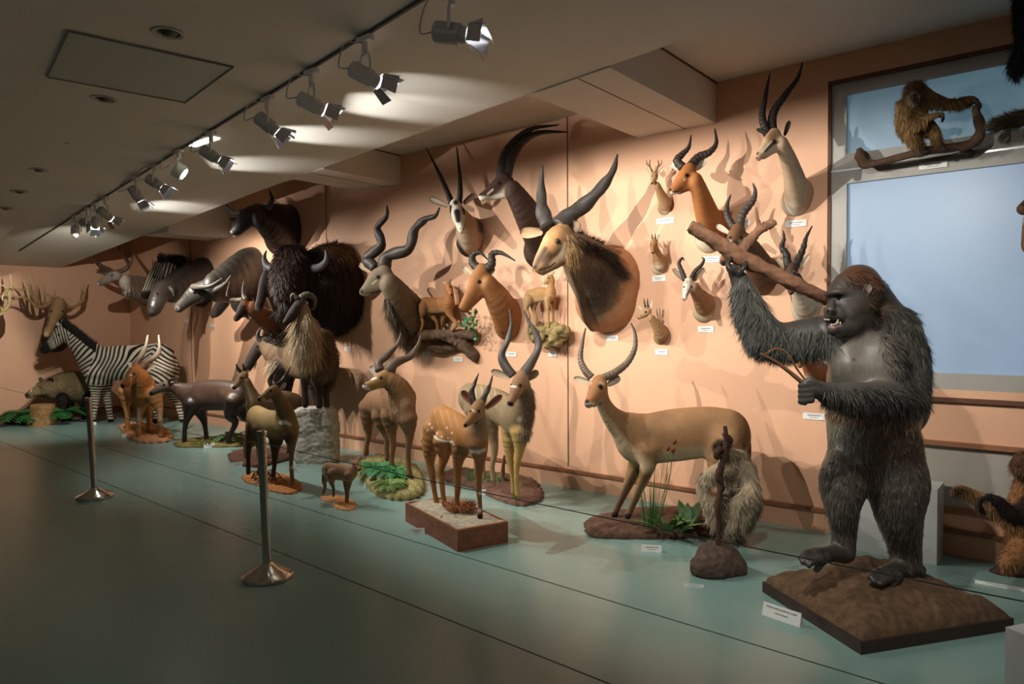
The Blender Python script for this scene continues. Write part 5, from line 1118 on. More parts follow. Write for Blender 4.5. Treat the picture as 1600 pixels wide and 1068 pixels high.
# oryx
c = T('mounted head with black-and-white face mask and straight upright horns', (738, 370))
B = 'bfa283'
c.s_([(739, 365, -.02, 26), (735, 380, -.02, 22)], B, k=.04)
c.s_([(735, 368, .08, 26), (728, 352, .22, 19), (720, 338, .32, 14)], B, w=.8, k=.04)
c.s_([(712, 322, .34, 11.5), (714, 333, .38, 12), (718, 348, .46, 8.4), (721, 359, .52, 6)], 'e2d6c4', w=.85, k=.02)
c.paint([(714, 331, 5), (716, 344, 4)], '1f1a18', .35).paint([(704, 322, 2.2), (703, 335, 1.6), (707, 350, 1.2)], '1f1a18', .4).paint([(723, 322, 2), (725, 334, 1.6)], '1f1a18', .4).paint([(712, 316, 4)], '241e1b', .4).paint([(724, 357, 1.2)], '2a2220', .4).paint([(719, 357, 1)], '2a2220', .4)
c.paint([(703, 352, 3), (712, 375, 3.5), (722, 393, 3.5), (730, 400, 3)], '2e2622', .5).paint([(744, 325, 4), (750, 345, 5), (752, 360, 4)], '3a2a20', .5, .7).paint([(732, 370, 12)], 'd2bfa6', .8, .6)
c.build(.0065).eye(702.5, 331, 2.2).eye(724.5, 330, 2)
c.horn([(706, 318, .34), (699, 300, .33), (686, 270, .31), (666, 231, .3)], 5.2, .8, 14, .08, '231f1d').horn([(717, 318, .33), (719, 300, .32), (718, 270, .3), (713.5, 229, .28)], 5.2, .8, 14, .08, '231f1d')
c.ear((698, 321, .34), (670, 309, .34), 7, '8a6a50', 'd0bca2', rim='2a221e').ear((724, 318, .31), (742, 303, .29), 6.5, '7a5a44', '6a4e3c')
# sable
c = T('dark brown mounted antelope head in profile with huge backswept scimitar horns', (848, 375))
B = '4a342a'
c.s_([(852, 370, -.02, 30), (848, 392, -.02, 30)], B, k=.05)
c.s_([(845, 372, .1, 33), (830, 345, .34, 29), (814, 318, .52, 23), (803, 300, .62, 18)], B, w=.66, k=.06)
c.s_([(788, 282, .66, 12), (780, 290, .7, 13), (766, 300, .78, 9), (754, 307, .85, 6.4)], B, w=.75, k=.03)
c.s_([(790, 300, .66, 10), (768, 308, .76, 5)], 'cbbca6', w=.75, k=.03)
c.paint([(750, 310, 4), (765, 310, 3.5), (782, 306, 4)], 'ddd2c0', .4).paint([(770, 296, 1.3), (762, 303, 1.3)], 'd8ccb8', .5).paint([(750, 304, 2)], '1e1815', .4)
c.paint([(793, 268, 6)], '3a2820', .5)
c.build(.008).eye(780, 286, 2.2)
c.fur(2600, .12, .006, where=[[(800, 268, 6), (826, 278, 6), (842, 300, 6), (858, 315, 4)]], comb=(.5, 0, .6), lift=1., col='4a2c1c', cvar=.5, droop=0, name='mane')
c.horn([(783, 280, .66), (788, 246, .58), (806, 219, .46), (832, 201, .36), (873, 195, .24)], 9, 1, 12, .08, '2a2522').horn([(790, 279, .62), (800, 245, .54), (818, 220, .42), (845, 207, .3), (888, 206, .16)], 9, 1, 12, .08, '2a2522')
c.ear((802, 286, .58), (784, 266, .56), 8, '5a4434', 'c8a884')
# bison
c = T('massive shaggy dark brown mounted bison head with short curved horns', (528, 460), name='bison_trophy')
c.s_([(533, 430, -.02, 40), (530, 470, -.02, 42), (524, 488, -.02, 34)], '5c3e28', k=.08)
c.s_([(524, 452, .12, 62), (502, 446, .38, 54), (478, 438, .62, 40)], '3c2620', w=.9, k=.1)
c.s_([(522, 420, .2, 40), (535, 418, .05, 36)], '7a5434', w=.9, k=.1)
c.s_([(458, 414, .8, 30), (450, 432, .92, 26), (444, 455, 1.0, 17), (440, 470, 1.05, 13)], '4a342e', w=.9, k=.06)
c.paint([(439, 466, 6)], '2a2222', .4).paint([(505, 455, 22), (520, 480, 20)], '2a1c1e', .7, .8)
c.build(.011, M_SHAG, lump=.006, lumpf=22).eye(431, 440, 2.2).eye(462, 438, 2.2)
c.fur(9000, .09, .009, where=[[(450, 408, 32), (450, 440, 26)]], lift=.5, cvar=.3)
c.fur(9000, .12, .009, where=[[(500, 430, 60), (520, 480, 50)]], comb=(.3, 0, -1), lift=.3, cvar=.3)
c.fur(1800, .16, .008, where=[[(445, 480, 12)]], lift=.3, col='33241e')
c.horn([(433, 421, .86), (419, 416, .88), (413, 404, .9), (416, 391, .9)], 7.5, .9, 0, .1, '4a4a4c', tipcol='77777a').horn([(484, 421, .7), (500, 417, .68), (509, 407, .68), (508.7, 391, .68)], 7.5, .9, 0, .1, '4a4a4c', tipcol='77777a')
# bluish-faced topi beside the bison
c = T('dark long-faced mounted antelope head squeezed in just left of the bison', (450, 500))
c.s_([(460, 500, -.02, 24), (455, 508, -.02, 22)], '5a4030', k=.05)
c.s_([(450, 494, .15, 24), (436, 472, .45, 20), (426, 452, .68, 16)], '6a4c38', w=.75, k=.05)
c.s_([(419, 430, .74, 10), (415, 442, .78, 11), (409, 462, .84, 8), (404, 480, .9, 7)], '4a3c3a', w=.75, k=.03)
c.paint([(403, 484, 4)], 'a89888', .5, .7).paint([(415, 455, 3), (410, 470, 3)], '5c5458', .5, .7)
c.build(.009).eye(418, 440, 2); c.horn([(417, 425, .76), (413, 412, .77), (414, 402, .77)], 4, .8, 6, .12, '2a2624'); c.ear((424, 430, .7), (430, 420, .68), 4.5, '4a3a30', '6a5444')
# lower small-horned one
c = T('ruddy mounted antelope head with dark face and thin upturned horns below the bison', (440, 515))
c.s_([(446, 512, -.02, 22), (440, 522, -.02, 20)], '2a1e1a', k=.05)
c.s_([(436, 510, .1, 22), (414, 497, .45, 17), (394, 482, .72, 12)], 'a06c40', w=.75, k=.05)
c.s_([(383, 475, .8, 8.5), (380, 482, .84, 9), (374, 491, .9, 6.5), (369, 497, .95, 5)], '33241e', w=.8, k=.02)
c.paint([(384, 474, 5), (390, 482, 5)], 'a86c3c', .5, .8).paint([(368, 499, 3)], '8a7a6a', .5, .6).paint([(432, 523, 12), (445, 525, 12)], '241a18', .5, .9)
c.build(.008).eye(382, 479, 1.4)
c.horn([(380, 468, .8), (366, 468, .82), (355, 464, .84), (359, 440, .84)], 4, .7, 0, .1, '5a4e42').horn([(384, 468, .78), (381, 462, .78), (380, 452, .78), (381, 438, .78)], 4, .7, 0, .1, '5a4e42'); c.ear((389, 473, .74), (396, 466, .74), 4, '7a5434', '4a3628').ear((386, 488, .76), (389, 499, .76), 3.5, '2a1e1a', '3a2a22')
# cow at the top
c = T('dark brown mounted cattle head with curved horns and pale muzzle, high on the left', (452, 362), name='cattle_trophy')
B = '32241f'
c.s_([(452, 352, -.02, 32), (448, 370, -.02, 34)], B, k=.06)
c.s_([(446, 360, .1, 40), (430, 350, .32, 32), (414, 342, .52, 22)], B, w=.72, k=.06)
c.s_([(402, 332, .6, 14), (390, 340, .66, 16), (378, 352, .74, 12), (368, 362, .8, 8.5)], B, w=.85, k=.04)
c.paint([(371, 371, 3.5), (366, 371, 3)], 'b8a494', .4).paint([(364, 363, 3)], '151010', .4).paint([(407, 333, 4)], '4a3a34', .5)
c.build(.01, vmat('glossy_coat')).eye(385, 337, 2.2)
c.horn([(380, 332, .66), (368, 333, .68), (360, 328, .69), (353, 319, .7)], 6, .9, 0, .1, '4a4238', tipcol='1e1a18').horn([(404, 328, .58), (418, 324, .54), (425, 312, .52), (421, 297, .5)], 6.5, .9, 0, .1, '4a4238', tipcol='1e1a18')
c.ear((375, 342, .68), (359, 343, .7), 4.5, '33251f', '4a362c').ear((402, 330, .56), (411, 340, .54), 5, '3f302a', '7a6458')
# water buffalo
c = T('long grey mounted buffalo head stretched out left with horns laid back along the neck', (392, 430), name='buffalo_trophy')
B = '474039'
c.s_([(396, 422, -.02, 36), (392, 452, -.02, 34), (385, 470, -.02, 24)], B, k=.06)
c.s_([(386, 432, .15, 42), (362, 440, .48, 33), (338, 448, .75, 24)], B, w=.66, k=.08)
c.s_([(318, 452, .9, 14), (306, 459, .97, 14.5), (292, 470, 1.05, 10), (280, 480, 1.12, 8)], B, w=.8, k=.04)
c.s_([(350, 470, .5, 12), (340, 484, .5, 10), (333, 490, .5, 7)], '3c322e', w=.6, k=.05)
c.paint([(277, 482, 3.5)], '8a7c72', .4).paint([(276, 482, 1.5)], '15100f', .4).paint([(283, 488, 2), (292, 487, 1.5)], '2a2220', .4)
c.build(.011, vmat('glossy_coat')).eye(304, 457, 2)
c.horn([(306, 449, .96), (318, 457, .92, 7), (338, 452, .8, 6), (352, 443, .7, 4), (361, 430, .62, 1)] if False else [(306, 450, .96), (318, 458, .92), (338, 452, .82), (352, 443, .74), (361, 430, .68)], 7, 1, 10, .06, '4c443d')
c.horn([(302, 448, 1.04), (312, 448, 1.1), (330, 446, 1.06), (348, 434, 1.0)], 5, .8, 8, .06, '4c443d')
c.ear((318, 462, .88), (328, 470, .85), 5.5, '5a5048', '8a7c70')
# black rhino-dark buffalo
c = T('almost black mounted buffalo bust with drooping grey ears beside the striped head', (318, 440), name='buffalo_trophy')
B = '2c2421'
c.s_([(322, 432, -.02, 30), (318, 450, -.02, 30)], B, k=.06)
c.s_([(312, 440, .15, 33), (290, 444, .5, 28), (268, 452, .8, 21)], B, w=.8, k=.06)
c.s_([(254, 452, .95, 15), (247, 466, 1.05, 14), (242, 480, 1.12, 12), (238, 487, 1.15, 8)], '3c322d', w=.85, k=.04)
c.paint([(236, 486, 4)], '544a44', .5).paint([(250, 470, 6)], '4c423c', .7, .6)
c.build(.012, vmat('glossy_coat')).eye(246, 459, 1.8)
c.ear((256, 448, .88), (266, 464, .85), 7, '4e4640', '6a625c').ear((245, 450, 1.05), (238, 455, 1.08), 5, '4e4640', '6a625c')
c.horn([(258, 446, .92), (268, 452, .88), (272, 462, .86)], 5, 1, 0, .1, '3a342f')
# zebra head
c = T('striped mounted zebra head with bristling mane, left of the black buffalo', (290, 432), name='zebra_trophy')
B = 'c8bca8'
c.s_([(294, 430, -.02, 22), (290, 440, -.02, 22)], B, k=.05)
c.s_([(284, 432, .15, 23), (270, 428, .5, 20), (260, 424, .7, 16)], B, w=.7, k=.06)
c.s_([(250, 416, .8, 10), (244, 430, .84, 11), (236, 446, .9, 8.5), (228, 460, .96, 7)], B, w=.75, k=.03)
def zs2(V, N, col):
    rel = V-CAM; zv = rel @ fw; u = 800+F_PX*(rel @ RT)/zv; v = 534-F_PX*(rel @ UP)/zv
    p = np.where(u < 254, ((u-244)*.85+(v-430)*.35)/3.4, ((u-254)*.9+(v-420)*.25)/5.2)
    st = np.clip((np.sin(2*pi*p))/.35, -1, 1)*.5+.5; k = np.array(lin('1d1917')); w = np.array(lin('cfc3ae')); c_ = k*(1-st[:, None])+w*st[:, None]
    mz = np.clip((v-452)/4, 0, 1)[:, None]*(u < 240)[:, None]; return c_*(1-mz)+k*mz
c.build(.009, fn=zs2).eye(241, 432, 1.6)
c.fur(2200, .13, .009, where=[[(252, 408, 5), (266, 404, 6), (280, 412, 6)]], comb=(.2, 0, 1), lift=1., col='2a2420', cvar=.7, droop=-.1, name='mane')
c.ear((250, 409, .8), (255, 396, .8), 4.5, 'c8bca8', 'd8ccb8', rim='2a2420')
# caribou
c = T('pale grey mounted reindeer head in profile with brown antlers, left of the striped head', (236, 455), name='reindeer_trophy')
B = '9a8c80'
c.s_([(240, 452, -.02, 20), (236, 460, -.02, 20)], B, k=.05)
c.s_([(230, 454, .15, 21), (212, 447, .5, 17), (196, 441, .8, 12.5)], 'b0a294', w=.7, k=.05)
c.s_([(181, 431, .95, 8), (174, 433, .98, 8.5), (164, 438, 1.04, 6), (156, 442, 1.08, 4.6)], '8a7a6e', w=.8, k=.02)
c.paint([(152, 444, 2.5)], 'd8ccc0', .4).paint([(200, 452, 6), (215, 460, 6)], 'cabdb0', .6, .7)
c.build(.01).eye(175, 430, 1.4)
c.fur(2200, .12, .007, where=[[(200, 450, 6), (215, 462, 7)]], col='b8aca0', lift=.2)
for pts, r in (([(178, 426, .95), (166, 419, .97), (152, 412, 1.0), (143, 400, 1.02)], 4.), ([(158, 414, 1.0), (150, 408, 1.0), (144, 412, 1.0)], 2.5), ([(181, 426, .9), (196, 420, .8), (201, 412, .74), (192, 398, .72), (184, 384, .7)], 4.), ([(199, 418, .76), (206, 408, .72), (207, 396, .7)], 2.), ([(170, 423, .96), (160, 424, 1.), (152, 421, 1.02)], 2.2)):
    c.horn(pts, r, .8, 0, .1, '4a382c', name='antler')
c.ear((182, 432, .93), (188, 426, .92), 3.5, '7a6c60', 'b0a294'); c.ear((176, 427, 1.), (150, 425, 1.0), 3.5, '5a4c42', '7a6c60')
# elk on the end wall
c = T('mounted deer head with wide many-tined antlers on the end wall above the zebra', (92, 505), wall='end', name='deer_trophy')
B = '8a6a48'
c.s_([(88, 520, -.02, 20), (86, 530, -.02, 20)], '6a4c34', k=.05)
c.s_([(88, 514, .1, 20), (90, 500, .35, 16), (90, 488, .55, 13)], '7a5a3e', w=.85, k=.05)
c.s_([(91, 474, .62, 11), (88, 486, .68, 11.5), (80, 505, .78, 8), (73, 521, .86, 6)], 'a88658', w=.85, k=.03)
c.paint([(72, 523, 3.5)], 'c8b08c', .5).paint([(74, 498, 3), (72, 508, 3)], '5a4636', .6, .8)
c.build(.011).eye(80, 486, 1.5).eye(98, 486, 1.5)
L_ = [(84, 468, .62), (70, 478, .62), (56, 478, .63), (46, 466, .64), (42, 450, .64)]; R_ = [(97, 470, .6), (108, 480, .58), (120, 477, .56), (131, 462, .54), (136, 436, .52)]
tines = [L_, R_, [(58, 478, .63), (50, 462, .68), (45, 446, .72), (38, 438, .74)], [(52, 474, .64), (52, 456, .6), (46, 432, .58)], [(62, 478, .62), (58, 458, .58), (57, 431, .56)], [(70, 478, .62), (70, 462, .58), (68, 440, .56)], [(76, 475, .62), (84, 462, .6), (88, 452, .58)], [(48, 470, .64), (34, 464, .66), (22, 466, .68)], [(40, 452, .64), (28, 452, .66), (16, 445, .68)],
         [(104, 478, .58), (97, 470, .7), (94, 462, .74)], [(122, 476, .56), (130, 470, .54), (133, 460, .5)], [(127, 470, .55), (128, 455, .5), (127, 446, .5)], [(132, 460, .54), (134, 450, .5), (131, 440, .5)]]
for i, p in enumerate(tines): c.horn(p, 3.2 if i < 2 else 2.2, .6, 0, .1, '8a6a44', name='antler', tipcol='c8a878')
c.ear((83, 472, .6), (71, 460, .58), 6, '7a5c3c', 'd0ac78').ear((98, 473, .58), (114, 467, .56), 5.5, '7a5c3c', 'd0ac78')
# antler of the head at the picture edge
c = T('pale yellowish curling antlers of a mounted head cut off by the left picture edge', (-14, 505), wall='end', name='deer_trophy')
c.s_([(-14, 505, -.02, 18), (-14, 515, -.02, 18)], '7a5a3e', k=.05).s_([(-14, 505, .1, 18), (-12, 492, .4, 14)], '7a5a3e', k=.05).s_([(-12, 480, .5, 11), (-10, 500, .6, 8), (-10, 512, .65, 6)], '8a6a48', k=.03)
c.build(.013).eye(-6, 484, 1.4)
for p in ([(-6, 476, .5), (6, 484, .52), (14, 474, .54), (13, 456, .54), (6, 447, .54), (-4, 444, .54)], [(14, 474, .54), (17, 450, .5), (16, 428, .5)], [(4, 484, .52), (2, 490, .6), (-6, 494, .6)], [(12, 452, .54), (4, 462, .6), (4, 470, .62)]): c.horn(p, 3., .6, 0, .1, 'b09a68', name='antler', tipcol='d8c8a0')
# small antelopes on wall brackets
def log_(name, label, P, R, col, at_):
    c = Creature(name, label, 'wall bracket', at_, wall=True); 
    for q, r in zip(P, R): c.s_([(*a, r) for a in q], col, k=.012)
    c.build(.008, M_ROCK, lump=.010, lumpf=42, name='wood'); return c
log_('driftwood_shelf', 'dark gnarled driftwood bracket on the wall under the small orange antelope', [[(628, 530, .28), (660, 524, .22), (700, 522, .16), (740, 522, .08)], [(700, 524, .14), (722, 538, .1), (742, 556, .02)], [(668, 530, .1), (690, 542, .04), (735, 534, -.02)]], [8, 9, 11], '5c4838', (735, 530))
_r = np.random.default_rng(3); _q = []; _R = []
for _i in range(34):
    th_, rr_ = _r.random()*2*pi, math.sqrt(_r.random()); _q.append([(857+27*rr_*cos(th_), 522+15*rr_*sin(th_), max(-.01, .05+.19*_r.random()*(1-.4*rr_)))]*2); _R.append(5+4.5*_r.random())
for _k in _q: _k[1] = (_k[1][0]+_r.normal()*6, _k[1][1]+_r.normal()*2.5, _k[1][2])
_q += [[(830, 516, .2), (880, 512, .1)], [(850, 526, .06), (872, 524, -.02)]]; _R += [6, 10]
log_('rock_shelf', 'rough tan rock bracket on the wall under the small pale antelope', _q, _R, '85744c', (870, 522))
c = T('small orange antelope standing on the driftwood bracket, looking right', (700, 500), 'antelope', 'dwarf_antelope')
B = 'b87c3e'
c.s_([(665, 476, .22, 12), (680, 477, .19, 12.5), (698, 476, .15, 12)], B, w=.66).s_([(702, 473, .14, 9), (703, 462, .13, 6.5), (702, 452, .13, 6)], B, k=.02).s_([(700, 447, .13, 6), (702, 451, .16, 5.5), (705, 459, .2, 3)], B, k=.012)
for q, o in (([(700, 482, 8), (706, 496, 3.6), (714, 506, 2.3), (706, 516, 2.2)], .2), ([(696, 482, 8), (692, 498, 3.6), (690, 508, 2.3), (690, 516, 2.2)], .1), ([(662, 480, 9), (658, 494, 4), (661, 504, 2.5), (658, 516, 2.2)], .26), ([(670, 482, 9), (676, 494, 4), (682, 502, 2.5), (684, 516, 2.2)], .16)): c.s_([(u, v, o, r) for u, v, r in q], 'a8733c', k=.012)
c.paint([(705.5, 460, 1.6)], '2a2018', .4)
c.build(.005, belly=('e0c090', .5)).eye(704, 448, 1.3).ear((700, 444, .13), (691, 439, .13), 3, 'a8733c', 'd8b890').ear((703, 443, .12), (705, 436, .12), 3, 'a8733c', 'd8b890')
c = T('small pale antelope standing on the rock bracket with its head behind the largest mounted head', (850, 500), 'antelope', 'dwarf_antelope')
B = 'b58a50'
c.s_([(830, 463, .2, 11), (845, 460, .18, 11.5), (858, 460, .15, 10)], B, w=.66).s_([(861, 456, .15, 7.5), (861, 446, .15, 5.5), (862, 438, .15, 5)], B, k=.02).s_([(860, 434, .15, 5.5), (856, 438, .18, 4.4), (851, 442, .2, 2.6)], B, k=.012)
for q, o in (([(856, 468, 6), (856, 484, 2.8), (857, 498, 2), (857, 510, 2)], .2), ([(863, 466, 6), (864, 484, 2.8), (864, 498, 2), (864, 508, 2)], .1), ([(826, 468, 8), (822, 482, 3.4), (827, 495, 2.2), (825, 514, 2)], .24), ([(834, 470, 8), (834, 484, 3.4), (838, 496, 2.2), (837, 512, 2)], .16)): c.s_([(u, v, o, r) for u, v, r in q], 'b08c58', k=.012)
c.build(.005, belly=('e4cfa6', .5)).ear((862, 431, .15), (868, 424, .14), 2.8, 'a8834c', 'd8c49c').ear((858, 431, .15), (853, 424, .16), 2.8, 'a8834c', 'd8c49c').eye(857, 434, 1)
fern('leafy_sprig', 'green leafy sprig on the driftwood bracket in front of the russet head', 'plant', (735, 512), 1, .01, '3f7a4c', z=depth(ony(735, 512, D-.16)))
def leaves(t, g, n, spread, L, col, up=.5):
    V = []; F = []; C = []
    for i in range(n):
        p = g+rng.normal(0, 1, 3)*np.array(spread); d = unit(rng.normal(0, 1, 3)+np.array((0, -.6, up))); s = unit(np.cross(d, rng.normal(size=3))); nn = np.cross(d, s); ln = L*(.6+.7*rng.random()); k = len(V); c = np.array(lin(col))*(.6+.8*rng.random())
        V += [p, p+d*ln*.45+s*ln*.26, p+d*ln, p+d*ln*.45-s*ln*.26, p+d*ln*.45-nn*ln*.08]; F += [(k, k+1, k+4), (k+1, k+2, k+4), (k+2, k+3, k+4), (k+3, k, k+4)]; C += [c]*5
    mk('leaves', V, F, M_LEAF, t, C)
for o in list(bpy.data.objects):
    if o.name == 'leafy_sprig':
        for ch in list(o.children): bpy.data.objects.remove(ch)
        g = np.array(o.location); mb = MB()
        for q in ((.02, 0, .16), (.1, -.02, .12), (-.05, -.02, .1), (.08, 0, -.02)): mb.tube([g, g+np.array(q)*.6+np.array((0, -.01, .02)), g+np.array(q)], .003, 6, 4)
        mb.build('twig', mat('stem_green', '5d6b3a'), o, smooth=True); leaves(o, g+np.array((.03, -.03, .06)), 46, (.07, .03, .07), .07, '3f8050')
t = thing('leafy_sprig', ony(649, 520, D-.25), 'small yellow-green leafy sprig at the left end of the driftwood bracket', 'plant'); g = np.array(t.location); mb = MB(); mb.tube([g-ZUP*.02, g+ZUP*.05, g+ZUP*.12], .003, 6); mb.build('twig', mat('stem_green', '5d6b3a'), t, smooth=True); leaves(t, g+np.array((0, 0, .06)), 18, (.03, .03, .05), .06, '6f8a30')
# cards on the wall
for u, v, l, w_ in ((957, 528, 'below the largest mounted head', .13), (1040, 345, 'below the tiny deer head', .17), (1030, 435, 'below the tiny head with spike horns', .13), (1034, 550, 'below the tiny head looking left', .12), (1103, 514, 'below the white-faced small head', .14), (1244, 349, 'below the pale long-necked gazelle head', .16), (1112, 405, 'just under the chestnut head by the branch', .14), (1272, 650, 'at the right, half behind the gorilla arm', .16), (799, 553, 'below the russet long-faced head', .14), (864, 553, 'below the rock bracket', .1), (716, 561, 'below the driftwood bracket', .14), (666, 553, 'below the grey corkscrew-horned head', .12), (544, 545, 'below the bison head', .13), (332, 508, 'below the long grey buffalo head', .12), (292, 501, 'below the black buffalo bust', .12), (475, 618, 'by the wildebeest, left', .1), (612, 678, 'low on the wall behind the shaggy brown antelope', .12)):
    card(u, v, 'small white wall card '+l, w_, .05, wall=True)
# ================================================================ gorilla and the right-hand side
gA, gB, gC = onz(1191, 924), onz(1345, 1023), onz(1584, 984); gD = gA+gC-gB; gc = (gA+gC)/2
t = thing('square_display_base', (gc[0], gc[1], 0), 'large square dark base with a modelled brown earth mound under the gorilla', 'display base')
mb = MB(); mb.prism([q[:2] for q in (gA, gB, gC, gD)], 0, .062); mb.build('slab', mat('dark_wood', '38251d', rough=.45, var=.3, bscale=10), t)
nx = 70; V = []; F = []
def mound(s, r):
    e = min(s, 1-s, r, 1-r)*2; q = (gA*(1-s)+gB*s)*(1-r)+(gD*(1-s)+gC*s)*r
    hgt = .075+.10*(1-math.exp(-5*e))+.012*sin(s*13+2*sin(r*9))*sin(r*12+s*4)*min(1, e*4)+.007*sin(s*41+3*sin(r*23))*sin(r*37)
    hgt += .05*math.exp(-((s-.25)**2+(r-.55)**2)*30)+.02*math.exp(-((s-.62)**2+(r-.62)**2)*25)
    return (*(gc+(q-gc)*.975)[:2], hgt if e > .001 else .06)
for i in range(nx+1):
    for j in range(nx+1): V.append(mound(i/nx, j/nx))
for i in range(nx):
    for j in range(nx): k = i*(nx+1)+j; F.append((k, k+nx+1, k+nx+2, k+1))
mk('earth_mound', V, F, M_ROCK, t, lin('5e4935'))
g = onz(1385, 890, .19)
c = Creature('gorilla', 'upright grey-black gorilla with bared teeth, one arm raised to a branch, on a square base', 'gorilla', (1385, 890), base_h=.19, z=3.95)
SK = '7c766c'; FU = '56534c'
fr = -RT*.8-fw*.45
# trunk
c.s_([(1358, 552, .07, 45), (1353, 580, .0, 55), (1358, 625, .0, 62), (1364, 680, .0, 66), (1366, 715, .03, 58)], SK, w=1, k=.05)
c.s_([(1366, 505, .12, 34), (1392, 530, .16, 38), (1402, 575, .14, 38), (1402, 640, .12, 44)], '3e3a34', k=.08)
c.s_([(1322, 556, -.05, 29), (1326, 572, -.08, 28)], SK, k=.05).s_([(1372, 556, -.09, 32), (1368, 574, -.11, 29)], SK, k=.05)
# head
c.s_([(1346, 451, .06, 32), (1352, 462, .1, 31), (1366, 482, .12, 30), (1378, 508, .12, 36)], '453a32', k=.05)
c.s_([(1342, 440, .06, 24), (1346, 434, .08, 19)], '6e4a34', k=.04)
c.s_([(1320, 470, -.03, 25), (1316, 490, -.06, 23)], '55504a', k=.05)
c.s_([(1304, 455, -.05, 10), (1322, 444, -.02, 19), (1338, 438, .03, 22)], '4c443e', k=.05).s_([(1338, 478, -.02, 26), (1340, 492, .0, 24)], '47413b', k=.05)
c.s_([(1290.5, 460, -.04, 3.6), (1301, 456.5, -.095, 4.2), (1314, 456, -.115, 4.6), (1328, 460, -.09, 4.6)], '514b46', k=.02)
c.s_([(1300, 472, -.13, 5.5), (1297, 484, -.16, 6.5)], '4a4541', k=.02)
c.s_([(1291.5, 484, -.12, 4.6), (1293, 485, -.13, 4.6)], '4a4541', k=.01).s_([(1300, 486, -.17, 4.8), (1301, 487, -.16, 4.8)], '4a4541', k=.01)
c.s_([(1304, 492, -.11, 15), (1298, 494, -.13, 10)], '5a544e', k=.02)
c.s_([(1334, 498, -.03, 20), (1324, 510, -.08, 14.5), (1309, 515, -.14, 10.5), (1301, 514, -.17, 8.5)], '4c4741', k=.02).s_([(1345, 500, .02, 24), (1352, 515, .06, 26)], '2e2a27', k=.03)
c.s_([(1366, 462, .1, 22), (1384, 490, .12, 24), (1400, 515, .14, 26)], '453c34', k=.05)
# raised arm
c.s_([(1310, 525, .04, 34), (1270, 524, .06, 29), (1225, 530, .08, 26), (1193, 522, .1, 25)], '4c4944', k=.06)
c.s_([(1190, 520, .1, 25), (1176, 490, .12, 24), (1165, 460, .13, 19), (1156, 438, .13, 13)], FU, k=.05)
c.s_([(1156, 438, .13, 12), (1150, 428, .13, 11), (1146, 421, .13, 9)], '4a4642', k=.02)
for i in range(4):
    o = -.055+.03*i; c.s_([(1149, 424, .13+o, 4.2), (1140, 420+i, .12+o, 3.7), (1137, 410+i, .13+o*.9, 3.4), (1143, 402+i, .15+o*.8, 3)], '3c3936', k=.006)
c.s_([(1154, 428, .08, 4.5), (1162, 418, .06, 4), (1166, 410, .09, 3.4)], '3c3936', k=.008)
# lowered arm held across the belly
c.s_([(1402, 520, .04, 36), (1416, 560, .02, 33), (1420, 605, -.02, 29), (1416, 628, -.06, 27)], FU, k=.06)
c.s_([(1416, 626, -.08, 27), (1380, 622, -.22, 25), (1330, 618, -.34, 21), (1296, 613, -.40, 15)], FU, k=.04)
c.s_([(1292, 612, -.41, 14), (1278, 609, -.43, 14.5), (1268, 607, -.44, 12)], '4e4a46', k=.02)
for i in range(4):
    v = 600+i*8.2; c.s_([(1268, v, -.46, 5.4), (1255, v+1.5, -.45, 5.2), (1251, v+3, -.42, 4.6), (1258, v+4.5, -.39, 4.2)], '45413d', k=.005)
c.s_([(1278, 600, -.46, 5.5), (1267, 594, -.46, 4.8), (1257, 596, -.45, 4.2)], '45413d', k=.008)
# legs
c.s_([(1338, 715, -.02, 40), (1320, 750, -.08, 38), (1316, 785, -.1, 28), (1319, 820, -.06, 20), (1318, 848, -.04, 18), (1318, 862, -.04, 16)], '5b544c', k=.05)
c.s_([(1318, 862, -.04, 15), (1295, 865, -.10, 13), (1272, 866, -.15, 11)], '3f3b37', k=.03)
for i, (u, v) in enumerate(((1258, 862), (1254, 867), (1256, 873), (1264, 878))): c.s_([(1274+i*3, 866+i*2.5, -.14-.02*i, 6.5), (u+4, v, -.16-.02*i, 5.2), (u-3+i, v+5, -.17-.02*i, 4.6)], '3a3632', k=.008)
c.s_([(1292, 870, -.16, 8), (1282, 880, -.19, 6.2), (1276, 889, -.2, 5.2)], '3a3632', k=.01)
c.s_([(1388, 715, .0, 48), (1402, 755, -.04, 46), (1404, 800, -.05, 36), (1412, 845, .0, 26), (1416, 878, .02, 22), (1416, 886, .02, 19)], '534c44', k=.06)
c.s_([(1418, 888, .02, 18), (1398, 892, -.06, 14), (1382, 894, -.12, 11.5)], '3f3b37', k=.03)
for i, (u, v) in enumerate(((1365, 893), (1362, 899), (1367, 905), (1377, 909))): c.s_([(1384+i*3, 894+i*2.5, -.12-.02*i, 7), (u+5, v-1, -.15-.02*i, 5.4), (u-1, v+3, -.17-.02*i, 4.6)], '3a3632', k=.008)
c.s_([(1402, 898, -.13, 8), (1398, 908, -.17, 6.5), (1394, 914, -.19, 5.4)], '3a3632', k=.01)
c.s_([(1436, 890, .06, 10), (1428, 892, .02, 14)], '3a3632', k=.02)
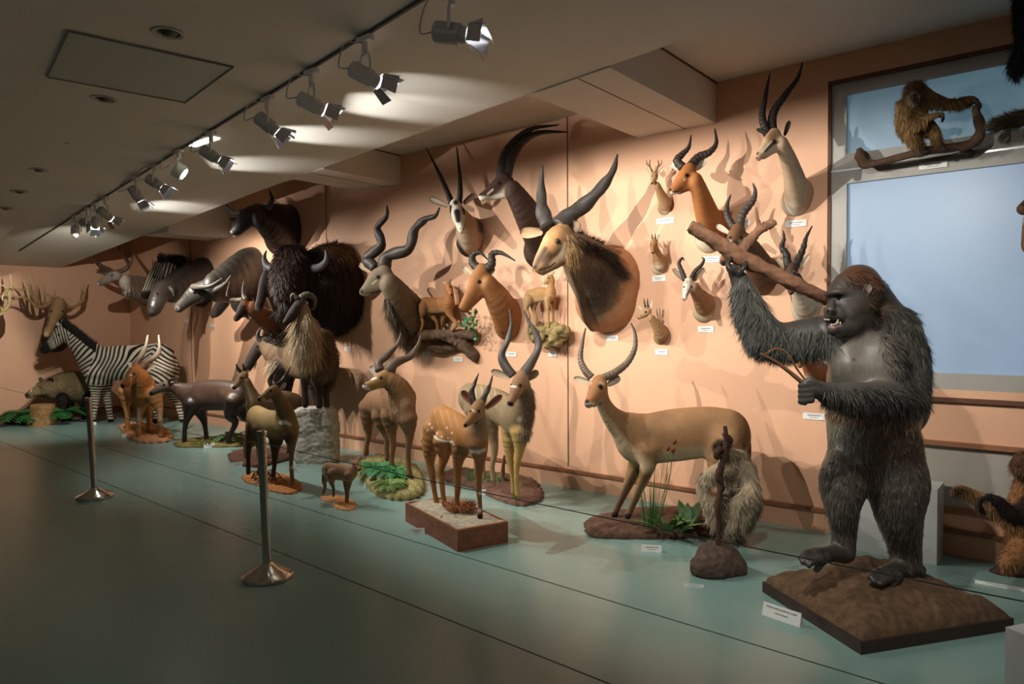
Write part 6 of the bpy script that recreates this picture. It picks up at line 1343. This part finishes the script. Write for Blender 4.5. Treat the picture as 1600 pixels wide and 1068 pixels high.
# pelt colours, dark face openings, and painted shade under the chin
c.paint([(1292, 467, 4.5), (1294, 467, 4)], '2a2523', .4).paint([(1310, 465, 5.4), (1314, 466, 5)], '2a2523', .4)
c.paint([(1336, 428, 14), (1362, 438, 14)], '70462e', .7, .8).paint([(1366, 470, 12), (1374, 482, 12)], '55422e', .6, .8)
c.paint([(1294, 485, 2.1)], '14110f', .4).paint([(1301, 486, 2.6)], '14110f', .4)
c.paint([(1291, 500, 3.6), (1303, 503, 4.6), (1318, 502, 2.5)], '1c1210', .35)
c.paint([(1289, 496.5, 1.4), (1300, 496, 1.4), (1316, 498.5, 1.4)], '332e2b', .4)
c.paint([(1294, 508, 1.8), (1304, 511, 2), (1314, 508, 1.4)], 'a07a70', .5, .8)
c.paint([(1345, 720, 46), (1378, 690, 50)], '3a2f27', .5, .85).paint([(1300, 700, 12), (1315, 735, 14)], '544c44', .6, .7).paint([(1395, 690, 34), (1430, 700, 26)], '4a3526', .6, .7)
c.paint([(1334, 560, 1.4)], '453f3a', .8, .5).paint([(1334, 562, 2.5)], '38322e', .6).paint([(1345, 520, 7), (1322, 531, 6)], '24211f', .6, .7)
c.paint([(1383, 572, .1)], SK)
c.build(.0072, M_SKIN, coat=False)
c.eye(1292.5, 467, 2.8).eye(1311, 465.5, 3.4)
for u, v, w_, h_ in ((1289, 499, 1.2, 1.6), (1292, 499, 1.2, 1.5), (1295, 499.5, 1.2, 1.4), (1309, 502, 1.5, 4), (1299, 507, 1.2, 1.7), (1302, 507, 1.2, 1.7), (1305, 506.5, 1.2, 1.7), (1295.5, 506, 1.2, 1.7), (1307.5, 505, 1.4, 3), (1313, 505, 1.3, 2.6)):
    r = c.hit(u, v)
    if r:
        p, n_ = r; k = depth(p)/F_PX; mb = MB(); mb.lathe([(w_*k*.7, -h_*k), (w_*k, 0), (w_*k*.8, h_*k*.8), (.0005, h_*k)], p-unit(ray(u, v))*.004, (0, 0, -1), 8); mb.build('tooth', mat('tooth', 'd8ccb8', rough=.3), c.o, smooth=True)
c.ear((1351, 461, -.10), (1359, 443, -.085), 8.5, '5a524c', '958a82', face=np.array(-fw)-RT*.1)
low = lambda p: (0, 0, -1)
c.fur(12000, .10, .0045, where=[[(1285, 530, 16), (1225, 535, 24), (1190, 522, 24)], [(1188, 515, 24), (1172, 480, 23), (1158, 445, 12)]], comb=(-.25, -.2, -1), lift=.15, cvar=.35, col='62635c')
c.fur(15000, .075, .0045, where=[[(1405, 500, 24), (1424, 545, 28), (1428, 610, 30)], [(1420, 628, 26), (1360, 624, 22), (1300, 616, 12)]], comb=(.15, -.1, -1), lift=.12, cvar=.35, col='504f48')
c.fur(5000, .06, .0045, where=[[(1385, 500, 18), (1400, 560, 18)]], comb=(.1, 0, -1), lift=.12, cvar=.3)
c.fur(3200, .085, .0045, where=[[(1300, 636, 6), (1360, 645, 9), (1410, 650, 12)]], lift=.1, cvar=.4, col='76593c')
c.fur(17000, .05, .0045, where=[[(1340, 690, 44), (1385, 700, 56)], [(1318, 745, 34), (1316, 790, 26), (1319, 835, 17)], [(1400, 750, 46), (1406, 805, 34), (1414, 865, 22)]], lift=.1, cvar=.3)
c.fur(3500, .05, .004, where=[[(1325, 436, 8), (1345, 432, 14), (1364, 446, 16), (1374, 480, 14)]], comb=(.7, .1, -.5), lift=.12, cvar=.3)
# branch over the gorilla's hand
zb = 4.09
def stick(name, label, cat, branches, z, col, knot=.16, group=None):
    t = thing(name, CAM+ray(*branches[0][0][:2])*z, label, cat, group); VV = []; FF = []; n = 0
    for br in branches:
        Q = np.array([CAM+ray(b[0], b[1])*(z+(b[3] if len(b) > 3 else 0)) for b in br]); R = np.array([b[2]*z/F_PX for b in br])
        V, F = tube_mesh(Q, R, 14, 14, lambda t_, th: 1+knot*np.sin(t_*31+2*np.sin(th))*np.sin(3*th+t_*17)+knot*.6*np.sin(t_*77+th*5)); VV.append(V); FF += [[i+n for i in f] for f in F]; n += len(V)
    mk('wood', np.vstack(VV), FF, M_ROCK, t, lin(col)); return t
stick('tree_branch', 'thick forked reddish-brown branch gripped by the raised gorilla hand', 'branch', [[(1079, 353, 8.5), (1084, 356, 10), (1126, 382, 11), (1152, 399, 14), (1199, 422, 10.5), (1243, 444, 11), (1292, 466, 10, .06)], [(1152, 398, 9), (1172, 375, 7.5), (1188, 358, 7), (1204, 350, 6.5), (1212, 347, 4)], [(1188, 358, 4.5), (1184, 342, 2.6), (1181, 324, 1.6)]], zb, '946c54')
stick('twig', 'thin forked twig held in the lower gorilla hand', 'twig', [[(1188, 552, 1.6), (1215, 567, 2.6), (1252, 596, 3.6), (1290, 632, 3.4)], [(1194, 554, 1.2), (1212, 545, 1.6), (1230, 552, 1.6), (1246, 577, 1.6), (1257, 592, 1.4)]], 3.53, '7a5638', .05)
card(1222, 968, 'long white name card leaning at the left corner of the gorilla base', .215, .075, rot=-.5, text=[("GORILLE DES PLAINES DE L'OUEST", .0115, .05), ('Gorilla gorilla gorilla', .009, .028)])
card(1018, 861, 'white name card in front of the bark base of the large tawny antelope', .14, .05)
card(1084, 916, 'small white card lying at the foot of the dark twig rock', .12, .018)
card(1570, 918, 'white card on the floor at the right picture edge', .3, .02)
# ---- langur and the twig rock ---------------------------------------------------------
c = Creature('langur', 'cream-coloured monkey hunched behind a gnarled twig on dark rock', 'monkey', (1150, 842), z=5.05)
B = 'b8a588'
c.s_([(1150, 720, .0, 19), (1154, 748, .04, 28), (1152, 782, .04, 31), (1152, 808, .04, 26)], B, k=.06)
c.s_([(1138, 714, -.05, 14), (1130, 704, -.12, 12.5)], 'a89678', k=.03).s_([(1126, 704, -.18, 9), (1122, 707, -.2, 7)], '3a3430', k=.02)
c.s_([(1138, 728, -.08, 13), (1106, 745, -.14, 11), (1098, 768, -.16, 10), (1108, 795, -.2, 8), (1118, 825, -.22, 6)], B, k=.03)
c.s_([(1168, 735, -.08, 15), (1172, 765, -.16, 12), (1152, 790, -.24, 9), (1140, 828, -.26, 6.5)], 'c4b294', k=.03)
c.s_([(1165, 790, .0, 22), (1172, 775, -.16, 15), (1160, 805, -.2, 11), (1158, 835, -.2, 7)], B, k=.03)
c.s_([(1136, 795, .0, 20), (1120, 785, -.2, 12), (1124, 812, -.24, 9), (1130, 838, -.26, 6)], B, k=.03)
for u in (1118, 1124, 1140, 1147): c.s_([(u, 828, -.26, 3.2), (u-3, 838, -.3, 2.4)], '3a322c', k=.006)
c.s_([(1158, 838, -.22, 5), (1148, 841, -.28, 4)], '3a322c', k=.01)
c.paint([(1123, 706, 8)], '3a322c', .4).paint([(1145, 760, 5), (1150, 790, 5)], '8a7860', .9, .5)
c.build(.009, M_SHAG).eye(1119, 704, 1.6).eye(1127, 703, 1.6)
c.fur(14000, .07, .005, lift=.2, cvar=.2, where=[[(1150, 720, 20), (1152, 770, 42), (1150, 815, 40)], [(1104, 750, 14), (1110, 800, 10)]])
c.fur(1600, .05, .004, where=[[(1130, 700, 13)]], lift=1., comb=(.3, 0, .8), droop=-.1)
g = onz(1123, 898); zz = depth(g)
rk = lambda u, v, d=0.: CAM+ray(u, v)*(zz+d)
rck = boulder('rock', 'small dark layered rock in front of the cream monkey', 'rock', [rk(1105, 866, .1), rk(1122, 862, .1), rk(1098, 886), rk(1146, 886, .05), rk(1120, 888), rk(1130, 870, .08), rk(1104, 892, .1), rk(1144, 890, .15)], [.07, .075, .08, .085, .09, .08, .08, .08], '54443a', .006, 60, .009)
stick('gnarled_twig', 'gnarled dark twig rising from the small dark rock', 'twig', [[(1120, 870, 4.5), (1123, 830, 4), (1122, 790, 4.5), (1126, 760, 4.5), (1124, 740, 5.5), (1132, 712, 4), (1135, 690, 4.5), (1133, 665, 2.5)], [(1134, 695, 4), (1140, 688, 5), (1131, 676, 4)], [(1125, 765, 5), (1130, 758, 4)], [(1128, 700, 4), (1120, 708, 5), (1124, 716, 5)]], zz+.05, '4a3228', .3)
# ---- white plinths --------------------------------------------------------------------
M_WH = mat('plinth_white', 'b9bbb8', rough=.5)
p = onz(1390, 868); mb = MB(); mb.box((p[0]-.30, p[1]-.02, 0), (p[0]+.28, p[1]+.26, .5)); tag(mb.build('white_plinth', M_WH), 'white block plinth behind the gorilla legs', 'plinth')
p = CAM+ray(1571, 979)*2.75; mb = MB(); mb.box((p[0], p[1], 0), (p[0]+.6, p[1]+.5, p[2]), rot=-.55, piv=p); tag(mb.build('white_plinth', M_WH), 'white plinth cut off by the bottom right corner of the picture', 'plinth')
# ---- bust behind the gorilla's arm ----------------------------------------------------
c = Creature('antelope_trophy', 'small russet mounted head tucked behind the lower arm of the gorilla', 'mounted head', (1276, 585), wall=True)
c.s_([(1277, 582, -.02, 19), (1275, 590, -.02, 18)], 'a8683a', k=.03).s_([(1274, 580, .06, 19), (1266, 570, .16, 14), (1260, 560, .24, 10)], 'a8683a', w=.85, k=.03).s_([(1258, 552, .26, 8), (1254, 560, .3, 7.5), (1250, 570, .35, 5)], 'a06a40', w=.85, k=.02)
c.paint([(1262, 590, 6), (1268, 598, 6)], 'd8c4a8', .6, .8)
c.build(.006).eye(1252, 558, 1.6).ear((1264, 556, .24), (1272, 545, .22), 5, '8a5c38', 'd8c0a0')
c.horn([(1256, 546, .26), (1252, 536, .26), (1254, 526, .25)], 3, .7, 5, .12, '33302c').horn([(1261, 546, .24), (1264, 536, .22), (1262, 526, .21)], 3, .7, 5, .12, '33302c')
# ---- gibbon on its branch before the upper pane ---------------------------------------
c = Creature('gibbon', 'tan gibbon with pale-ringed dark face crouching on a branch before the upper window pane', 'monkey', (1442, 240), wall=True)
B = '94703f'
c.s_([(1432, 148, .32, 17), (1428, 166, .30, 20), (1422, 188, .28, 22), (1430, 200, .26, 19)], B, k=.04)
c.s_([(1430, 142, .36, 15), (1429, 147, .4, 13)], B, k=.02).s_([(1428, 151, .45, 7), (1427, 155, .46, 5)], '3a2a20', k=.01)
c.s_([(1446, 152, .3, 13), (1470, 162, .28, 9.5), (1490, 164, .24, 8), (1514, 156, .2, 6.5), (1524, 158, .19, 5)], B, k=.03)
c.s_([(1412, 168, .38, 12), (1418, 195, .42, 9), (1444, 186, .44, 7), (1464, 180, .42, 5)], 'a07c4a', k=.03)
c.s_([(1418, 200, .32, 13), (1424, 215, .38, 10), (1434, 226, .34, 8), (1440, 236, .26, 6)], B, k=.03)
c.s_([(1448, 198, .26, 13), (1460, 210, .3, 10), (1464, 222, .28, 7), (1470, 230, .24, 6)], B, k=.03)
for i in range(4):
    c.s_([(1526, 158+i, .21-.02*i, 2.6), (1532, 164+i, .21-.02*i, 2.2), (1527, 169+i, .2-.02*i, 2)], '2a2420', k=.004)
    c.s_([(1466, 178+i, .42-.02*i, 2.4), (1474, 178+2*i, .42-.02*i, 2), (1472, 184+2*i, .42-.02*i, 1.8)], '2a2420', k=.004)
    c.s_([(1440, 234, .30-.02*i, 2.8), (1450, 237, .32-.02*i, 2.2)], '2a2420', k=.004).s_([(1470, 230, .28-.02*i, 2.8), (1478, 233, .29-.02*i, 2.2)], '2a2420', k=.004)
c.paint([(1428, 152, 9.5)], 'c8b494', .25).paint([(1428, 151, 6)], '2a2018', .3).paint([(1424, 135, 8), (1437, 134, 8)], '5a4026', .6, .7).paint([(1448, 160, 8), (1490, 164, 9), (1515, 158, 8)], '6a4e2c', .6, .6)
c.build(.0075, M_SHAG).eye(1425.5, 149, 1.2).eye(1431, 148.5, 1.2)
c.fur(9000, .05, .004, lift=.3, cvar=.25, where=[[(1430, 137, 13), (1428, 165, 24), (1424, 200, 24)], [(1450, 155, 12), (1510, 158, 8)], [(1432, 222, 10)], [(1464, 215, 10)]])
t = Creature('x', '', '', (1440, 240), wall=True); bpy.data.objects.remove(t.o)
def wstick(name, label, cat, branches, col, knot=.16):
    o = thing(name, ony(branches[0][0][0], branches[0][0][1], D-branches[0][0][2]), label, cat); n = 0; VV = []; FF = []
    for br in branches:
        Q = np.array([ony(b[0], b[1], D-b[2]) for b in br]); R = np.array([b[3]*depth(q)/F_PX for b, q in zip(br, Q)])
        V, F = tube_mesh(Q, R, 12, 12, lambda t_, th: 1+knot*np.sin(t_*31+2*np.sin(th))*np.sin(3*th+t_*17)); VV.append(V); FF += [[i+n for i in f] for f in F]; n += len(V)
    mk('wood', np.vstack(VV), FF, M_ROCK, o, lin(col)); return o
wstick('perch_branch', 'knotty dark branch curving up at the right, fixed before the upper window pane', 'branch', [[(1342, 232, .1, 4), (1346, 243, .1, 9), (1353, 256, .12, 7), (1380, 252, .15, 4.5), (1424, 241, .2, 6), (1446, 236, .22, 7.5), (1490, 230, .2, 7), (1516, 225, .18, 8), (1531, 210, .18, 7), (1530, 190, .18, 6.5), (1525, 172, .18, 6), (1530, 166, .18, 4)], [(1500, 230, .2, 5), (1508, 236, .1, 5), (1516, 240, -.015, 6)], [(1385, 251, .15, 4), (1384, 256, .06, 4), (1386, 258, -.015, 4)]], '4c382a', .25)
card(1458, 258, 'grey card on the window frame below the gibbon', .17, .045, wall=True)
# ---- monkeys cut off by the right edge ------------------------------------------------
c = Creature('hanging_black_monkey', 'black monkey hanging down, cut off by the top right corner of the picture', 'monkey', (1606, 90), wall=True)
c.s_([(1612, -40, .3, 22), (1612, 10, .3, 24), (1610, 50, .32, 20)], '1c1917', k=.05).s_([(1602, 80, .4, 16), (1596, 96, .46, 15), (1590, 104, .5, 12), (1588, 114, .54, 8)], '231f1d', k=.03).s_([(1622, 0, .2, 18), (1640, -60, .05, 14), (1650, -90, -.01, 12)], '1c1917', k=.04)
c.s_([(1582, 98, .5, 5), (1580, 104, .52, 5)], '2c2623', k=.015)
c.build(.009, M_SHAG).eye(1583, 97, 1.4)
c.fur(5000, .07, .005, lift=.25)
c = Creature('bushy_tailed_monkey', 'bushy olive tail of a monkey entering at the right edge beside the gibbon', 'monkey', (1640, 190), wall=True)
c.s_([(1652, 160, .3, 24), (1650, 190, .3, 26), (1648, 215, .28, 18)], '5a4c34', k=.05).s_([(1644, 140, .4, 15), (1636, 144, .46, 10)], '5a4c34', k=.03).s_([(1650, 210, .2, 10), (1660, 240, .08, 9), (1664, 250, -.01, 9)], '4a3c28', k=.03)
c.s_([(1640, 180, .25, 7), (1616, 180, .25, 7), (1596, 184, .26, 7.5), (1574, 192, .28, 8), (1560, 194, .3, 6)], '62563a', k=.02)
c.build(.009, M_SHAG).eye(1632, 141, 1.4).fur(6000, .07, .005, lift=.7, comb=(-1, 0, -.1), droop=.1, where=[[(1655, 185, 30), (1640, 182, 10), (1596, 184, 9), (1562, 194, 8)]])
c = Creature('brown_faced_monkey', 'brown muzzle and pale chest of a monkey peeking in at the right edge, mid-height', 'monkey', (1610, 340), wall=True)
c.s_([(1622, 345, .3, 20), (1622, 380, .28, 22)], '7a5a3c', k=.05).s_([(1610, 322, .38, 14), (1600, 326, .44, 10)], '6a4c34', k=.03).s_([(1622, 380, .2, 16), (1626, 395, -.01, 14)], '6a4c34', k=.03).paint([(1602, 345, 6)], 'cdb89a', .5, .8)
c.build(.009, M_SHAG).eye(1598, 320, 1.4)
c = Creature('long_armed_monkey', 'orange-brown monkey reaching a long arm to the left, cut off by the lower right edge', 'monkey', (1600, 890), z=4.3)
B = 'a06c3a'
c.s_([(1622, 770, .05, 34), (1618, 810, .02, 40), (1615, 850, .0, 36)], B, k=.06).s_([(1606, 725, .0, 22), (1600, 733, -.06, 17)], '6e4a2c', k=.03)
c.s_([(1600, 820, -.06, 24), (1565, 800, -.02, 15), (1535, 783, .02, 12), (1508, 768, .05, 9), (1500, 764, .06, 7)], 'b0804c', k=.04)
c.s_([(1612, 790, -.1, 16), (1585, 806, -.16, 12), (1562, 785, -.18, 9), (1545, 776, -.18, 6)], '3a2a22', k=.03)
for i in range(4): c.s_([(1545, 777, -.19+.02*i, 3.4), (1534, 779+i, -.19+.02*i, 3.2), (1531, 788+i, -.18+.02*i, 3), (1536, 796+i, -.17+.02*i, 2.6)], '2e221c', k=.006); c.s_([(1502, 764, .04+.02*i, 3.4), (1493, 763+2*i, .04+.02*i, 2.8), (1489, 768+2*i, .05+.02*i, 2.4)], '7a5636', k=.006)
c.s_([(1600, 860, -.08, 22), (1585, 872, -.16, 15), (1572, 884, -.2, 9)], 'a87440', k=.04)
c.build(.009, M_SHAG).eye(1592, 728, 1.8).fur(9000, .05, .0045, lift=.2, cvar=.25)
sand_mound('dark_base', 'thin dark base under the orange-brown monkey at the right edge', 'display base', [(1546, 893), (1565, 884), (1610, 880), (1660, 886), (1660, 900), (1610, 903), (1565, 899)], .03, '3a2820', rough_=.003)
